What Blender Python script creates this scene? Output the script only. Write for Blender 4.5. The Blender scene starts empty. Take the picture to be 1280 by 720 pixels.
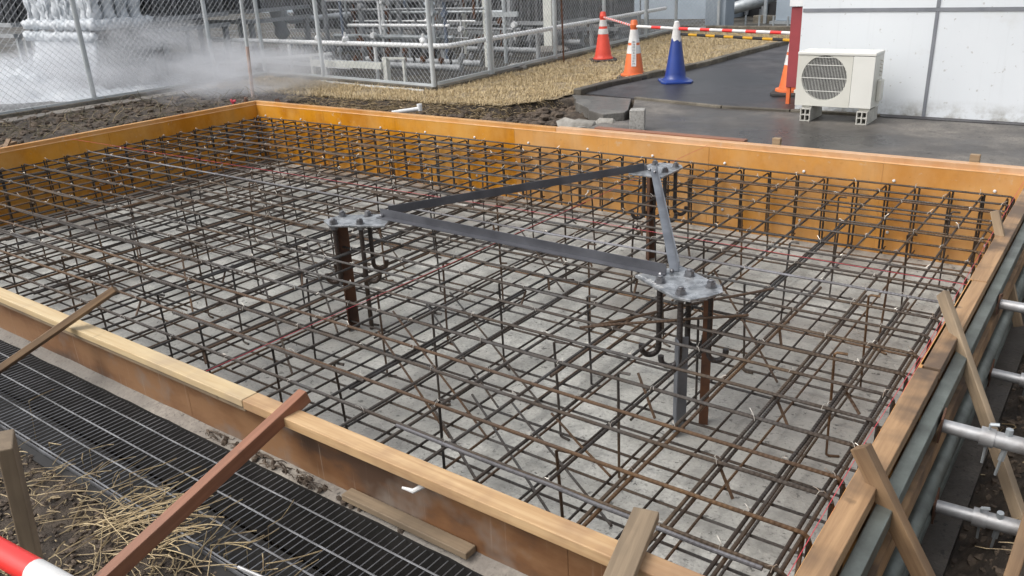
import bpy, math, random
from mathutils import Vector, Matrix, noise
random.seed(7)
R = math.radians
sc = bpy.context.scene
COL = sc.collection

# ------------------------------------------------------------------ helpers
class MB:
    """collects shapes; build() links them as ONE mesh object"""
    def __init__(s):
        s.v = []; s.f = []; s.uv = []; s.mi = []; s.xf = None; s.cur = 0
    def av(s, p):
        p = Vector(p)
        if s.xf is not None: p = s.xf @ p
        s.v.append(p); return len(s.v) - 1
    def af(s, idx, uv=None):
        s.f.append(idx); s.uv.append(uv if uv else [(0, 0)] * len(idx)); s.mi.append(s.cur)
    def box(s, x0, x1, y0, y1, z0, z1):
        i = [s.av(p) for p in ((x0,y0,z0),(x1,y0,z0),(x1,y1,z0),(x0,y1,z0),(x0,y0,z1),(x1,y0,z1),(x1,y1,z1),(x0,y1,z1))]
        for q in ((0,3,2,1),(4,5,6,7),(0,1,5,4),(1,2,6,5),(2,3,7,6),(3,0,4,7)):
            s.af([i[k] for k in q])
    def bar(s, p0, p1, w, t, up=(0,0,1)):
        p0 = Vector(p0); p1 = Vector(p1); d = (p1-p0).normalized(); up = Vector(up)
        a = d.cross(up).normalized(); b = a.cross(d).normalized()
        i = []
        for p in (p0, p1):
            for sa, sb in ((-1,-1),(1,-1),(1,1),(-1,1)):
                i.append(s.av(p + a*sa*w/2 + b*sb*t/2))
        for q in ((0,1,2,3),(7,6,5,4),(0,4,5,1),(1,5,6,2),(2,6,7,3),(3,7,4,0)):
            s.af([i[k] for k in q])
    def tube(s, pts, r, n=6, caps=True):
        pts = [Vector(p) for p in pts]
        rr = r if isinstance(r, (list, tuple)) else [r]*len(pts)
        rings = []; L = 0; prev = None; ref = None
        for k, p in enumerate(pts):
            if k == 0: d = pts[1]-pts[0]
            elif k == len(pts)-1: d = pts[-1]-pts[-2]
            else: d = (pts[k+1]-pts[k]).normalized() + (pts[k]-pts[k-1]).normalized()
            if d.length < 1e-9: d = Vector((0,0,1))
            d.normalize()
            if ref is None:
                ref = Vector((0,0,1)) if abs(d.z) < .9 else Vector((1,0,0))
            a = d.cross(ref); 
            if a.length < 1e-4: a = d.orthogonal()
            a.normalize(); b = d.cross(a).normalized(); ref = -b if False else a.cross(d).normalized()*1.0
            if k: L += (p-pts[k-1]).length
            ring = [s.av(p + (a*math.cos(2*math.pi*j/n) + b*math.sin(2*math.pi*j/n))*rr[k]) for j in range(n)]
            rings.append((ring, L))
        for k in range(len(rings)-1):
            (A, la), (B, lb) = rings[k], rings[k+1]
            for j in range(n):
                j2 = (j+1) % n
                s.af([A[j], B[j], B[j2], A[j2]], [(la, j/n), (lb, j/n), (lb, (j+1)/n), (la, (j+1)/n)])
        if caps:
            s.af(list(rings[0][0])); s.af(list(reversed(rings[-1][0])))
    def lathe(s, prof, n=24, c=(0,0,0)):
        c = Vector(c); rings = []
        for r, z in prof:
            rings.append([s.av(c + Vector((r*math.cos(2*math.pi*j/n), r*math.sin(2*math.pi*j/n), z))) for j in range(n)])
        for A, B in zip(rings, rings[1:]):
            for j in range(n):
                j2 = (j+1) % n; s.af([A[j], A[j2], B[j2], B[j]])
        s.af(list(reversed(rings[0]))); s.af(list(rings[-1]))
    def prism(s, poly, z0, z1):
        a = [s.av((x,y,z0)) for x,y in poly]; b = [s.av((x,y,z1)) for x,y in poly]; n = len(poly)
        s.af(list(reversed(a))); s.af(list(b))
        for j in range(n): s.af([a[j], a[(j+1)%n], b[(j+1)%n], b[j]])
    def quad(s, a, b, c, d):
        s.af([s.av(a), s.av(b), s.av(c), s.av(d)])
    def blob(s, c, r, seed=0, sub=1, rough=.35, sq=(1,1,1)):
        c = Vector(c); base, fc = ICO[sub]
        i = []
        for p in base:
            k = 1 + rough*noise.noise(p*1.3 + Vector((seed*3.1, seed*1.7, seed)))*2
            i.append(s.av(c + Vector((p.x*sq[0], p.y*sq[1], p.z*sq[2]))*r*k))
        for f in fc: s.af([i[k] for k in f])
    def build(s, name, mats, parent=None, smooth=False, bevel=0, origin=None):
        o0 = Vector((0,0,0))
        if parent is not None: o0 = parent.matrix_world.translation.copy() if parent.parent is None else parent['_o']
        loc0 = Vector(o0)
        if parent is None and origin is not None: o0 = Vector(origin)
        me = bpy.data.meshes.new(name)
        me.from_pydata([tuple(v-Vector(o0)) for v in s.v], [], s.f)
        uvl = me.uv_layers.new(name='UVMap')
        k = 0; flat = []
        for u in s.uv:
            for t in u: flat += [t[0], t[1]]
        uvl.data.foreach_set('uv', flat)
        if not isinstance(mats, (list, tuple)): mats = [mats]
        for m in mats: me.materials.append(m)
        me.polygons.foreach_set('material_index', s.mi)
        me.polygons.foreach_set('use_smooth', [bool(smooth)]*len(me.polygons))
        me.update()
        o = bpy.data.objects.new(name, me); COL.objects.link(o)
        if parent is not None:
            o.parent = parent
        elif origin is not None:
            o.location = origin
        if smooth and smooth != 'all':
            try:
                me.set_sharp_from_angle(angle=R(40))
            except Exception: pass
        if bevel:
            b = o.modifiers.new('bevel', 'BEVEL'); b.width = bevel; b.segments = 2; b.limit_method = 'ANGLE'; b.angle_limit = R(40)
        return o

def ico(sub):
    import bmesh
    bm = bmesh.new(); bmesh.ops.create_icosphere(bm, subdivisions=sub, radius=1)
    v = [x.co.copy() for x in bm.verts]; f = [[y.index for y in x.verts] for x in bm.faces]
    bm.free(); return v, f
ICO = {k: ico(k) for k in (1, 2, 3, 4)}

def tag(o, label=None, cat=None, group=None, kind=None):
    if label: o['label'] = label
    if cat: o['category'] = cat
    if group: o['group'] = group
    if kind: o['kind'] = kind
    return o
def thing(name, loc, label, cat, group=None):
    o = bpy.data.objects.new(name, None); COL.objects.link(o); o.location = loc
    o.empty_display_size = .1
    o.matrix_world = Matrix.Translation(Vector(loc))
    return tag(o, label, cat, group)
def subpart(mb, name, mat, part, root, smooth=False, bevel=0):
    o = mb.build(name, mat, root, smooth, bevel); o.parent = part; return o
def copy_tree(o, parent=None):
    c = o.copy(); COL.objects.link(c)
    if parent is not None: c.parent = parent
    for ch in list(o.children): copy_tree(ch, c)
    return c

# ------------------------------------------------------------------ materials
def newmat(name):
    m = bpy.data.materials.new(name); m.use_nodes = True
    nt = m.node_tree; b = nt.nodes['Principled BSDF']
    return m, nt, b
def N(nt, t, **kw):
    n = nt.nodes.new(t)
    for k, v in kw.items():
        if k in n.inputs: n.inputs[k].default_value = v
        else: setattr(n, k, v)
    return n
def ramp(nt, fac, stops, interp='LINEAR'):
    r = nt.nodes.new('ShaderNodeValToRGB'); r.color_ramp.interpolation = interp
    e = r.color_ramp.elements
    while len(e) > 1: e.remove(e[-1])
    e[0].position = stops[0][0]; e[0].color = (*stops[0][1], 1)
    for p, c in stops[1:]:
        x = e.new(p); x.color = (*c, 1)
    nt.links.new(fac, r.inputs['Fac']); return r.outputs['Color']
def noise_fac(nt, scale=5, detail=4, rough=.6, vec=(1,1,1), dist=0, off=(0,0,0)):
    tc = N(nt, 'ShaderNodeTexCoord'); mp = N(nt, 'ShaderNodeMapping')
    mp.inputs['Scale'].default_value = vec; mp.inputs['Location'].default_value = off
    nt.links.new(tc.outputs['Object'], mp.inputs['Vector'])
    n = N(nt, 'ShaderNodeTexNoise', Scale=scale, Detail=detail, Roughness=rough, Distortion=dist)
    nt.links.new(mp.outputs['Vector'], n.inputs['Vector']); return n.outputs['Fac']
def mixc(nt, fac, a, b, mode='MIX'):
    m = N(nt, 'ShaderNodeMix'); m.data_type = 'RGBA'; m.blend_type = mode
    for k, x in ((6, a), (7, b)):
        if isinstance(x, tuple): m.inputs[k].default_value = (*x, 1)
        else: nt.links.new(x, m.inputs[k])
    if isinstance(fac, (int, float)): m.inputs[0].default_value = fac
    else: nt.links.new(fac, m.inputs[0])
    return m.outputs[2]
def maprange(nt, v, a, b, c, d):
    m = N(nt, 'ShaderNodeMapRange'); nt.links.new(v, m.inputs[0])
    for i, x in enumerate((a,b,c,d)): m.inputs[i+1].default_value = x
    return m.outputs[0]
def bump(nt, b, fac, strength=.3, dist=.01):
    n = N(nt, 'ShaderNodeBump', Strength=strength, Distance=dist)
    nt.links.new(fac, n.inputs['Height']); nt.links.new(n.outputs[0], b.inputs['Normal'])

def simple(name, c1, c2=None, scale=6, rough=.6, r2=None, metal=0, bmp=0, bs=40, vec=(1,1,1), lo=.35, hi=.65, detail=5, bd=.004):
    m, nt, b = newmat(name)
    if c2 is None: c2 = tuple(x*.82 for x in c1)
    f = noise_fac(nt, scale, detail, .6, vec)
    nt.links.new(ramp(nt, f, [(lo, c1), (hi, c2)]), b.inputs['Base Color'])
    b.inputs['Metallic'].default_value = metal
    if r2 is None: b.inputs['Roughness'].default_value = rough
    else:
        f2 = noise_fac(nt, scale*.7, 4, .6, vec, off=(3,1,5))
        nt.links.new(maprange(nt, f2, .35, .65, rough, r2), b.inputs['Roughness'])
    if bmp: bump(nt, b, noise_fac(nt, bs, 4, .65, vec), bmp, bd)
    return m

def wood(name, c1, c2, dark, axis=0, rough=.65, stain=.5, gscale=1):
    m, nt, b = newmat(name)
    vec = [28*gscale]*3; vec[axis] = 1.3
    g = noise_fac(nt, 1.6, 6, .65, tuple(vec), dist=.4)
    big = noise_fac(nt, 2.3, 4, .6)
    c = ramp(nt, g, [(.3, c1), (.62, c2)])
    c = mixc(nt, maprange(nt, big, .47, .62, 0, stain), c, dark)
    spot = noise_fac(nt, 9, 3, .5, off=(5,5,5))
    c = mixc(nt, maprange(nt, spot, .66, .74, 0, .55), c, tuple(x*.35 for x in dark))
    nt.links.new(c, b.inputs['Base Color']); b.inputs['Roughness'].default_value = rough
    bump(nt, b, g, .35, .003)
    return m

M = {}
def rebar_mat(name, c1, c2, c3, rough=.5):
    m, nt, b = newmat(name)
    f = noise_fac(nt, 1.1, 5, .65); f2 = noise_fac(nt, 14, 4, .7)
    c = ramp(nt, f, [(.36, c1), (.5, c2), (.64, c3)])
    c = mixc(nt, maprange(nt, f2, .45, .7, 0, .6), c, tuple(x*.45 for x in c2))
    nt.links.new(c, b.inputs['Base Color'])
    b.inputs['Metallic'].default_value = .45; 
    nt.links.new(maprange(nt, f2, .3, .7, rough-.15, rough+.2), b.inputs['Roughness'])
    tc = N(nt, 'ShaderNodeTexCoord'); w = N(nt, 'ShaderNodeTexWave', Scale=18, Distortion=0)
    w.wave_type = 'BANDS'; w.bands_direction = 'X'
    nt.links.new(tc.outputs['UV'], w.inputs['Vector'])
    bump(nt, b, w.outputs['Fac'], .6, .002)
    return m
M['rebar'] = rebar_mat('rusty_rebar', (.112,.073,.042), (.070,.054,.042), (.088,.085,.083))
M['rebar_dark'] = rebar_mat('dark_rebar', (.066,.043,.028), (.044,.035,.029), (.054,.052,.051))
M['rebar_rust'] = rebar_mat('orange_rust_rebar', (.15,.085,.040), (.105,.062,.035), (.09,.062,.045))
M['rebar_grey'] = rebar_mat('grey_rebar', (.20,.20,.21), (.15,.145,.15), (.25,.25,.27), .42)

def orange_panel(name, c1, c2, pale, amt):
    m, nt, b = newmat(name)
    f = noise_fac(nt, 2.6, 6, .65); g = noise_fac(nt, 1.5, 6, .65, (1.6,1.6,1.2), off=(2,3,1)); h = noise_fac(nt, 30, 4, .7)
    c = ramp(nt, f, [(.42, c1), (.58, c2)])
    d_ = noise_fac(nt, 1.2, 5, .6, (14,14,.9), off=(7,1,4)); c = mixc(nt, maprange(nt, d_, .56, .70, 0, .35), c, tuple(x*.55 for x in c2))
    k_ = noise_fac(nt, 11, 5, .7, off=(1,8,4)); c = mixc(nt, maprange(nt, k_, .62, .70, 0, .6), c, (.45,.40,.33))
    c = mixc(nt, maprange(nt, g, .5-amt*.3, .72, 0, .85), c, pale)
    c = mixc(nt, maprange(nt, h, .6, .75, 0, .35), c, tuple(x*.5 for x in c2))
    nt.links.new(c, b.inputs['Base Color'])
    nt.links.new(maprange(nt, g, .35, .65, .28, .5), b.inputs['Roughness'])
    bump(nt, b, h, .1, .002)
    return m
M['panel'] = orange_panel('orange_coated_panel', (.57,.235,.009), (.44,.165,.006), (.58,.31,.075), .25)
M['panel_worn'] = orange_panel('worn_orange_panel', (.56,.235,.025), (.44,.17,.015), (.57,.34,.15), .8)
M['panel_edge'] = simple('panel_edge', (.74,.47,.24), (.62,.34,.14), 8, .6)
M['orange_batten'] = orange_panel('orange_batten', (.52,.22,.028), (.40,.155,.018), (.56,.34,.15), .7)
M['worn_batten'] = orange_panel('worn_batten', (.54,.25,.06), (.43,.18,.035), (.60,.42,.28), 1.2)
M['pine_x'] = wood('pine_batten', (.58,.40,.22), (.42,.26,.125), (.26,.15,.085), 0, .6, .7)
M['pine_yellow'] = wood('yellow_pine_batten', (.58,.465,.28), (.48,.35,.19), (.36,.27,.18), 0, .6, .6)
M['pine_y'] = wood('weathered_batten', (.42,.26,.135), (.27,.16,.08), (.10,.066,.043), 1, .6, .95)
M['ply_brown'] = None
def ply():
    m, nt, b = newmat('stained_plywood')
    f = noise_fac(nt, 1.3, 6, .6, (1,1,2.5)); c = ramp(nt, f, [(.40,(.235,.125,.06)), (.5,(.16,.075,.032)), (.6,(.075,.042,.026))])
    s = noise_fac(nt, 1.0, 4, .6, (75,1,1.6)); c = mixc(nt, maprange(nt, s, .63, .72, 0, .5), c, (.42,.36,.30))
    g = noise_fac(nt, 3, 4, .6, (1,1,1), off=(9,2,2)); c = mixc(nt, maprange(nt, g, .54, .66, 0, .7), c, (.20,.17,.145))
    nt.links.new(c, b.inputs['Base Color']); b.inputs['Roughness'].default_value = .5
    bump(nt, b, s, .15, .002); return m
M['ply_brown'] = ply()
M['board_grey'] = wood('weathered_board', (.30,.225,.145), (.19,.14,.09), (.12,.09,.06), 0, .7, .7)
M['board_pale'] = wood('pale_board', (.34,.25,.155), (.23,.16,.095), (.15,.105,.068), 0, .7, .7)
M['board_red'] = wood('reddish_brown_board', (.30,.135,.075), (.21,.085,.045), (.15,.075,.05), 0, .5, .4)
M['board_tan'] = wood('tan_board', (.25,.16,.085), (.15,.088,.045), (.085,.055,.034), 0, .65, .7)

def concrete(name, c1, c2, wet, sp=.3, rlo=.25, rhi=.75, wetlo=.5, wethi=.62, speck=True, scale=1.0):
    m, nt, b = newmat(name)
    f = noise_fac(nt, 2.2*scale, 7, .65); w = noise_fac(nt, .75*scale, 5, .6, off=(4,7,1)); h = noise_fac(nt, 60, 5, .7)
    c = ramp(nt, f, [(.40, c1), (.60, c2)])
    wf = maprange(nt, w, wetlo, wethi, 0, 1)
    c = mixc(nt, wf, c, wet)
    c = mixc(nt, maprange(nt, h, .42, .62, 0, .5), c, tuple(x*.6 for x in c2))
    m3 = noise_fac(nt, 9*scale, 6, .7, off=(6,2,2)); c = mixc(nt, maprange(nt, m3, .45, .65, 0, .55), c, tuple(x*.72 for x in c2))
    if speck:
        s0 = noise_fac(nt, 55, 3, .6, off=(2,5,8)); c = mixc(nt, maprange(nt, s0, .60, .66, 0, .6), c, tuple(x*.35 for x in c2))
        s = noise_fac(nt, 22, 3, .6, off=(1,1,8)); c = mixc(nt, maprange(nt, s, .64, .69, 0, .8), c, tuple(x*.18 for x in c2))
    nt.links.new(c, b.inputs['Base Color'])
    nt.links.new(maprange(nt, wf, 0, 1, rhi, rlo), b.inputs['Roughness'])
    bump(nt, b, h, sp, .004); return m
M['slab'] = concrete('blinding_concrete', (.56,.555,.515), (.38,.375,.345), (.31,.30,.275), .9, .25, .7, .46, .62)
M['conc_dirty'] = concrete('dirty_concrete', (.30,.27,.23), (.20,.175,.15), (.15,.135,.115), .5, .4, .8)
M['conc_grey'] = concrete('grey_concrete', (.27,.26,.235), (.15,.142,.13), (.11,.104,.095), .5, .3, .8)
M['stub'] = concrete('light_concrete', (.42,.41,.385), (.28,.27,.25), (.24,.23,.21), .7, .6, .85)
M['trench'] = concrete('dark_wet_concrete', (.085,.076,.068), (.05,.044,.04), (.038,.033,.03), .4, .3, .7)
M['asphalt'] = concrete('wet_asphalt', (.10,.097,.10), (.045,.043,.047), (.028,.027,.030), .9, .38, .65, .42, .6, True, .9)
M['apron'] = concrete('wet_apron', (.21,.19,.165), (.08,.073,.067), (.035,.032,.031), .8, .26, .6, .42, .60, True, .8)
M['kerb'] = concrete('kerb_concrete', (.24,.215,.17), (.11,.095,.072), (.065,.055,.042), .7, .5, .85)

M['trench_floor'] = concrete('muddy_concrete', (.15,.13,.11), (.075,.064,.053), (.05,.042,.035), .9, .35, .75, .42, .6, True, 2)
M['channel'] = simple('channel_shade', (.022,.020,.018), (.012,.011,.010), 6, .6)  # near-black colour paints in the darkness below the grating
def soil(name):
    m, nt, b = newmat(name)
    f = noise_fac(nt, 7, 8, .7); g = noise_fac(nt, 1.2, 4, .6, off=(3,3,3)); h = noise_fac(nt, 90, 5, .75)
    c = ramp(nt, f, [(.38,(.030,.022,.016)), (.5,(.065,.048,.034)), (.62,(.13,.10,.072))])
    c = mixc(nt, maprange(nt, g, .45, .7, 0, .5), c, (.06,.05,.042))
    c = mixc(nt, maprange(nt, h, .6, .75, 0, .5), c, (.20,.16,.11))
    nt.links.new(c, b.inputs['Base Color']); b.inputs['Roughness'].default_value = .8
    bump(nt, b, h, .9, .02); return m
M['soil'] = soil('damp_soil')
M['compound'] = concrete('compound_gravel', (.115,.105,.085), (.06,.055,.045), (.04,.037,.033), .8, .4, .8, .45, .6, True, 2)
M['lawn_base'] = simple('dead_lawn_base', (.33,.26,.165), (.19,.15,.09), 9, .9, bmp=.8, bs=60, bd=.02)
def straw_mat(name, a, b_, c_):
    m, nt, b = newmat(name)
    oi = noise_fac(nt, 31, 3, .7); f = noise_fac(nt, 2.5, 4, .6, off=(1,2,3))
    c = ramp(nt, oi, [(.34,a), (.5,b_), (.66,c_)]); c = mixc(nt, maprange(nt, f, .5, .7, 0, .4), c, tuple(x*.7 for x in b_))
    nt.links.new(c, b.inputs['Base Color']); b.inputs['Roughness'].default_value = .7; return m
M['grass'] = straw_mat('dry_grass', (.58,.465,.28), (.47,.365,.205), (.34,.255,.14))
M['straw'] = straw_mat('straw', (.42,.34,.20), (.30,.225,.125), (.16,.115,.065))
M['weed'] = straw_mat('weeds', (.05,.05,.025), (.10,.085,.045), (.20,.155,.085))
M['stone'] = simple('broken_stone', (.33,.315,.285), (.15,.14,.12), 7, .8, bmp=.5, bs=30)
M['clod'] = simple('soil_clods', (.045,.032,.023), (.115,.085,.06), 10, .85, bmp=.7, bs=50, bd=.01)
M['clod_red'] = simple('reddish_clods', (.13,.06,.045), (.08,.045,.035), 10, .85, bmp=.7, bs=50)
M['galv'] = simple('galvanised_steel', (.46,.49,.50), (.36,.39,.41), 12, .42, .6, .55)
M['galv_fence'] = simple('fence_post_steel', (.50,.53,.54), (.40,.43,.44), 3, .5, .65, .1)
M['mesh'] = simple('chain_link_wire', (.46,.48,.50), (.36,.38,.40), 20, .5, None, .0)
M['galv_old'] = simple('old_galvanised_pipe', (.52,.53,.54), (.26,.25,.245), 6, .35, .6, .55, bmp=.2, bs=30)
M['waler'] = simple('weathered_steel_tube', (.20,.225,.205), (.11,.12,.11), 6, .35, .6, .55, bmp=.25, bs=30)
M['plate'] = simple('mill_scale_plate', (.44,.455,.47), (.17,.18,.19), 24, .22, .5, .55, bmp=.1)
M['angle'] = simple('primed_angle_steel', (.105,.108,.122), (.06,.062,.072), 5, .33, .5, .2, bmp=.1)
M['angle_light'] = simple('grey_angle_steel', (.20,.215,.24), (.115,.125,.145), 4, .3, .5, .45)
M['boltdark'] = rebar_mat('anchor_rod', (.07,.045,.032), (.045,.036,.032), (.06,.055,.055), .42)
M['nut'] = simple('nut_steel', (.24,.24,.25), (.13,.13,.14), 20, .3, .5, .8)
M['rust'] = simple('rusty_steel', (.16,.075,.04), (.075,.04,.028), 9, .55, .75, .4, bmp=.4, bs=40)
M['wire'] = simple('tie_wire', (.62,.60,.55), (.34,.30,.26), 30, .4, None, .6)
M['string'] = simple('red_string', (.62,.07,.10), (.50,.05,.08), 20, .6)
M['grate'] = simple('galvanised_grating', (.30,.305,.32), (.13,.13,.135), 7, .4, .6, .5)
M['red'] = simple('red_plastic', (.78,.035,.030), (.70,.03,.025), 5, .35)
M['cone_red'] = simple('faded_red_cone', (.76,.085,.05), (.64,.06,.035), 5, .5)
M['cone_orange'] = simple('orange_cone', (.72,.165,.045), (.58,.12,.035), 5, .5)
M['cone_blue'] = simple('blue_cone', (.014,.045,.24), (.011,.035,.19), 5, .35)
M['white_plastic'] = simple('white_plastic', (.72,.72,.71), (.56,.55,.53), 9, .45)
M['black_rubber'] = simple('black_rubber', (.03,.03,.03), (.045,.042,.04), 12, .7)
M['black'] = simple('black_band', (.02,.02,.022), (.03,.03,.03), 12, .5)
M['yellow'] = simple('yellow_band', (.75,.42,.02), (.68,.36,.02), 12, .5)
M['wall'] = simple('white_wall_panel', (.60,.63,.665), (.545,.58,.62), .8, .55, bmp=.08, bs=80)
def wall_mat():
    m, nt, b = newmat('white_wall_panel')
    f = noise_fac(nt, .8, 5, .6); c = ramp(nt, f, [(.35,(.66,.69,.715)), (.65,(.61,.64,.67))])
    tc = N(nt, 'ShaderNodeTexCoord'); sp = N(nt, 'ShaderNodeSeparateXYZ'); nt.links.new(tc.outputs['Object'], sp.inputs[0])
    n2 = noise_fac(nt, 5, 6, .7, (1,1,1)); base = maprange(nt, sp.outputs['Z'], .0, .16, 1, 0)
    mu = N(nt, 'ShaderNodeMath'); mu.operation = 'MULTIPLY'; nt.links.new(base, mu.inputs[0]); nt.links.new(maprange(nt, n2, .42, .62, 0, 1), mu.inputs[1])
    c = mixc(nt, mu.outputs[0], c, (.26,.25,.22))
    n3 = noise_fac(nt, 2.4, 5, .65, (1,1,1), off=(3,1,9)); c = mixc(nt, maprange(nt, n3, .60, .70, 0, .22), c, (.46,.45,.40))
    n4 = noise_fac(nt, 1.0, 5, .6, (22,1,.8)); c = mixc(nt, maprange(nt, n4, .60, .72, 0, .12), c, (.45,.46,.47))
    n5 = noise_fac(nt, 26, 3, .5, off=(8,1,2)); c = mixc(nt, maprange(nt, n5, .68, .72, 0, .5), c, (.30,.28,.25))
    nt.links.new(c, b.inputs['Base Color']); b.inputs['Roughness'].default_value = .55
    bump(nt, b, noise_fac(nt, 80, 4, .6), .1, .003); return m
M['wall'] = wall_mat()
M['joint'] = simple('grey_sealant', (.20,.21,.23), (.15,.16,.18), 5, .6)
M['ac'] = simple('ivory_casing', (.60,.595,.54), (.54,.535,.48), 3, .4)
M['ac_top'] = simple('ivory_casing_top', (.67,.67,.63), (.62,.62,.58), 3, .35)
M['dark'] = simple('dark_cavity', (.022,.022,.024), (.032,.032,.034), 5, .6)
M['fin'] = simple('condenser_fins', (.05,.05,.05), (.035,.035,.035), 5, .6, None, .0)
M['block'] = concrete('pale_block', (.58,.57,.52), (.46,.45,.41), (.40,.39,.36), .4, .6, .8, .5, .6, False)
M['red_paint'] = simple('red_painted_steel', (.30,.048,.055), (.23,.04,.045), 4, .5)
M['pole_foot'] = simple('faded_pink_paint', (.46,.34,.29), (.34,.24,.20), 6, .6)
M['ice'] = None
def ice():
    m, nt, b = newmat('frost_ice')
    f = noise_fac(nt, 5, 6, .6)
    nt.links.new(ramp(nt, f, [(.35,(.44,.475,.51)), (.65,(.55,.575,.60))]), b.inputs['Base Color'])
    b.inputs['Roughness'].default_value = .55
    b.inputs['Subsurface Weight'].default_value = .0
    bump(nt, b, noise_fac(nt, 18, 5, .6), .5, .03); return m
M['ice'] = ice()
M['fin_dark'] = simple('aluminium_fin_tube', (.24,.245,.255), (.13,.135,.14), 8, .55, .7, .3)
M['white_pipe'] = simple('white_painted_pipe', (.74,.75,.75), (.62,.63,.63), 6, .45)
M['grey_pipe'] = simple('grey_painted_pipe', (.33,.345,.355), (.22,.23,.24), 6, .55)
M['bluegrey'] = simple('blue_grey_paint', (.33,.385,.44), (.28,.33,.38), 2, .5)
M['cream'] = simple('cream_steel', (.64,.65,.60), (.52,.53,.49), 4, .5)
M['bluevalve'] = simple('blue_valve', (.12,.15,.20), (.10,.12,.16), 6, .4)

def single(mb, name, mat, label, cat, group=None, smooth=False, bevel=0, kind=None):
    c = Vector((0,0,0))
    for v in mb.v: c += v
    c /= len(mb.v); zmin = min(v.z for v in mb.v)
    o = mb.build(name, mat, None, smooth, bevel, origin=(c.x, c.y, zmin))
    return tag(o, label, cat, group, kind)

# ------------------------------------------------------------------ form dimensions (metres)
W, D, H = 7.768, 4.445, .648      # the pit inside the formwork: x 0..W, y -D..0, floor at -H
def nz(x, y, s=1.0, k=0): return noise.noise(Vector((x*s + k*7.3, y*s - k*3.1, k*1.9)))
def fb(x, y, s=1.0, k=0): return noise.fractal(Vector((x*s + k*7.3, y*s - k*3.1, k*1.9)), .6, 2.1, 5)

def jit0(a): return random.uniform(-a, a)
def sst(a, b, x):
    t = min(1, max(0, (x-a)/(b-a))); return t*t*(3-2*t)

def lawn_edge(x):
    e = .80 + .14*sst(0, 2.2, x) + .12*sst(2.1, 2.7, x) + .85*sst(2.65, 3.25, x)
    return e + .07*nz(x, 0, 2.2, 4) + .04*nz(x, 0, 9, 5)

# ------------------------------------------------------------------ ground
def gz(x, y):
    n = fb(x, y, 3.0, 1)*.018 + fb(x, y, 11, 2)*.010
    if y > -4.56 and y < .085 and -.12 < x < 7.80: return -.80
    if x >= 7.80 and -7 < y < .085:                       # working space and bank on the right
        if x < 8.03 - .03*nz(x, y, 3): return -.66
        b = sst(8.02, 8.30, x)
        return -.62 + .30*b + .12*sst(8.3, 9.2, x) + n*1.6
    if y <= -4.56:
        if y > -4.935 and x < 7.80: return -.70
        return -.290 + n*1.1 + .05*sst(-5.1, -7, y)
    if x <= -.12:
        edge = sst(-.12, -.5, x)
        return -.035 - .03*(1-edge) + n*1.4
    # behind the back wall
    if x < 4.35:
        t = sst(0, .085, y-lawn_edge(x)+.03)
        return (-.150 + n*2.6)*(1-t) + (-.042 + n*.35)*t
    return -.045
xs = [-160,-80,-40,-20,-12,-8,-5,-3.5] ; x = -2.9
while x < 9.3: xs.append(round(x, 4)); x += .05
xs += [9.8, 11, 14, 20, 40, 80, 160]
ys = [-160,-60,-25,-12,-8,-7] ; y = -6.2
while y < 2.2: ys.append(round(y, 4)); y += .045
ys += [2.6, 3.2, 4, 5, 6, 8, 11, 16, 25, 45, 90, 200]
mb = MB(); idx = {}
for i, X in enumerate(xs):
    for j, Y in enumerate(ys):
        far = X < -2.95 or X > 9.4 or Y > 2.3 or Y < -6.4
        z = -.045 if far and not (Y < -4.6) else gz(X, Y)
        if far and Y <= -4.6: z = -.21
        idx[i, j] = mb.av((X, Y, z))
for i in range(len(xs)-1):
    for j in range(len(ys)-1):
        mb.af([idx[i,j], idx[i+1,j], idx[i+1,j+1], idx[i,j+1]])
g = mb.build('ground', M['soil'], smooth='all'); tag(g, kind='structure')

# floor of the pit
mb = MB(); nx, ny = 60, 36; idx = {}
for i in range(nx+1):
    for j in range(ny+1):
        X = -.03 + (W+.06)*i/nx; Y = -D-.03 + (D+.06)*j/ny
        idx[i,j] = mb.av((X, Y, -H + .004*fb(X, Y, 1.3, 8)))
for i in range(nx):
    for j in range(ny): mb.af([idx[i,j], idx[i+1,j], idx[i+1,j+1], idx[i,j+1]])
tag(mb.build('pit_floor', M['slab'], smooth='all'), kind='structure')
mb = MB(); mb.box(7.79, 7.985, -6.5, .06, -.68, -.618)
tag(mb.build('trench_floor', M['trench_floor']), kind='structure')
# drainage channel under the grating
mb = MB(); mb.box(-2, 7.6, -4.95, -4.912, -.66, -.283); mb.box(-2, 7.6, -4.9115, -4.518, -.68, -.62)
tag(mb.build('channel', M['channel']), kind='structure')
mb = MB()
x = -2.0
prev = None
for k in range(97):
    X = -2 + k*.1; w = .006*nz(X, 0, 5, 3); zt = -.262 + .006*nz(X, 1, 6, 4)
    a = (mb.av((X, -4.4575, zt+.016)), mb.av((X, -4.508+w, zt-.006)), mb.av((X, -4.512, -.61)))
    if prev:
        for q in range(2):
            mb.cur = q; mb.af([prev[q], prev[q+1], a[q+1], a[q]])
    prev = a
tag(mb.build('channel_kerb', [M['conc_dirty'], M['channel']]), kind='structure')  # kerb face inside the channel gets the same painted-in darkness

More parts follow.
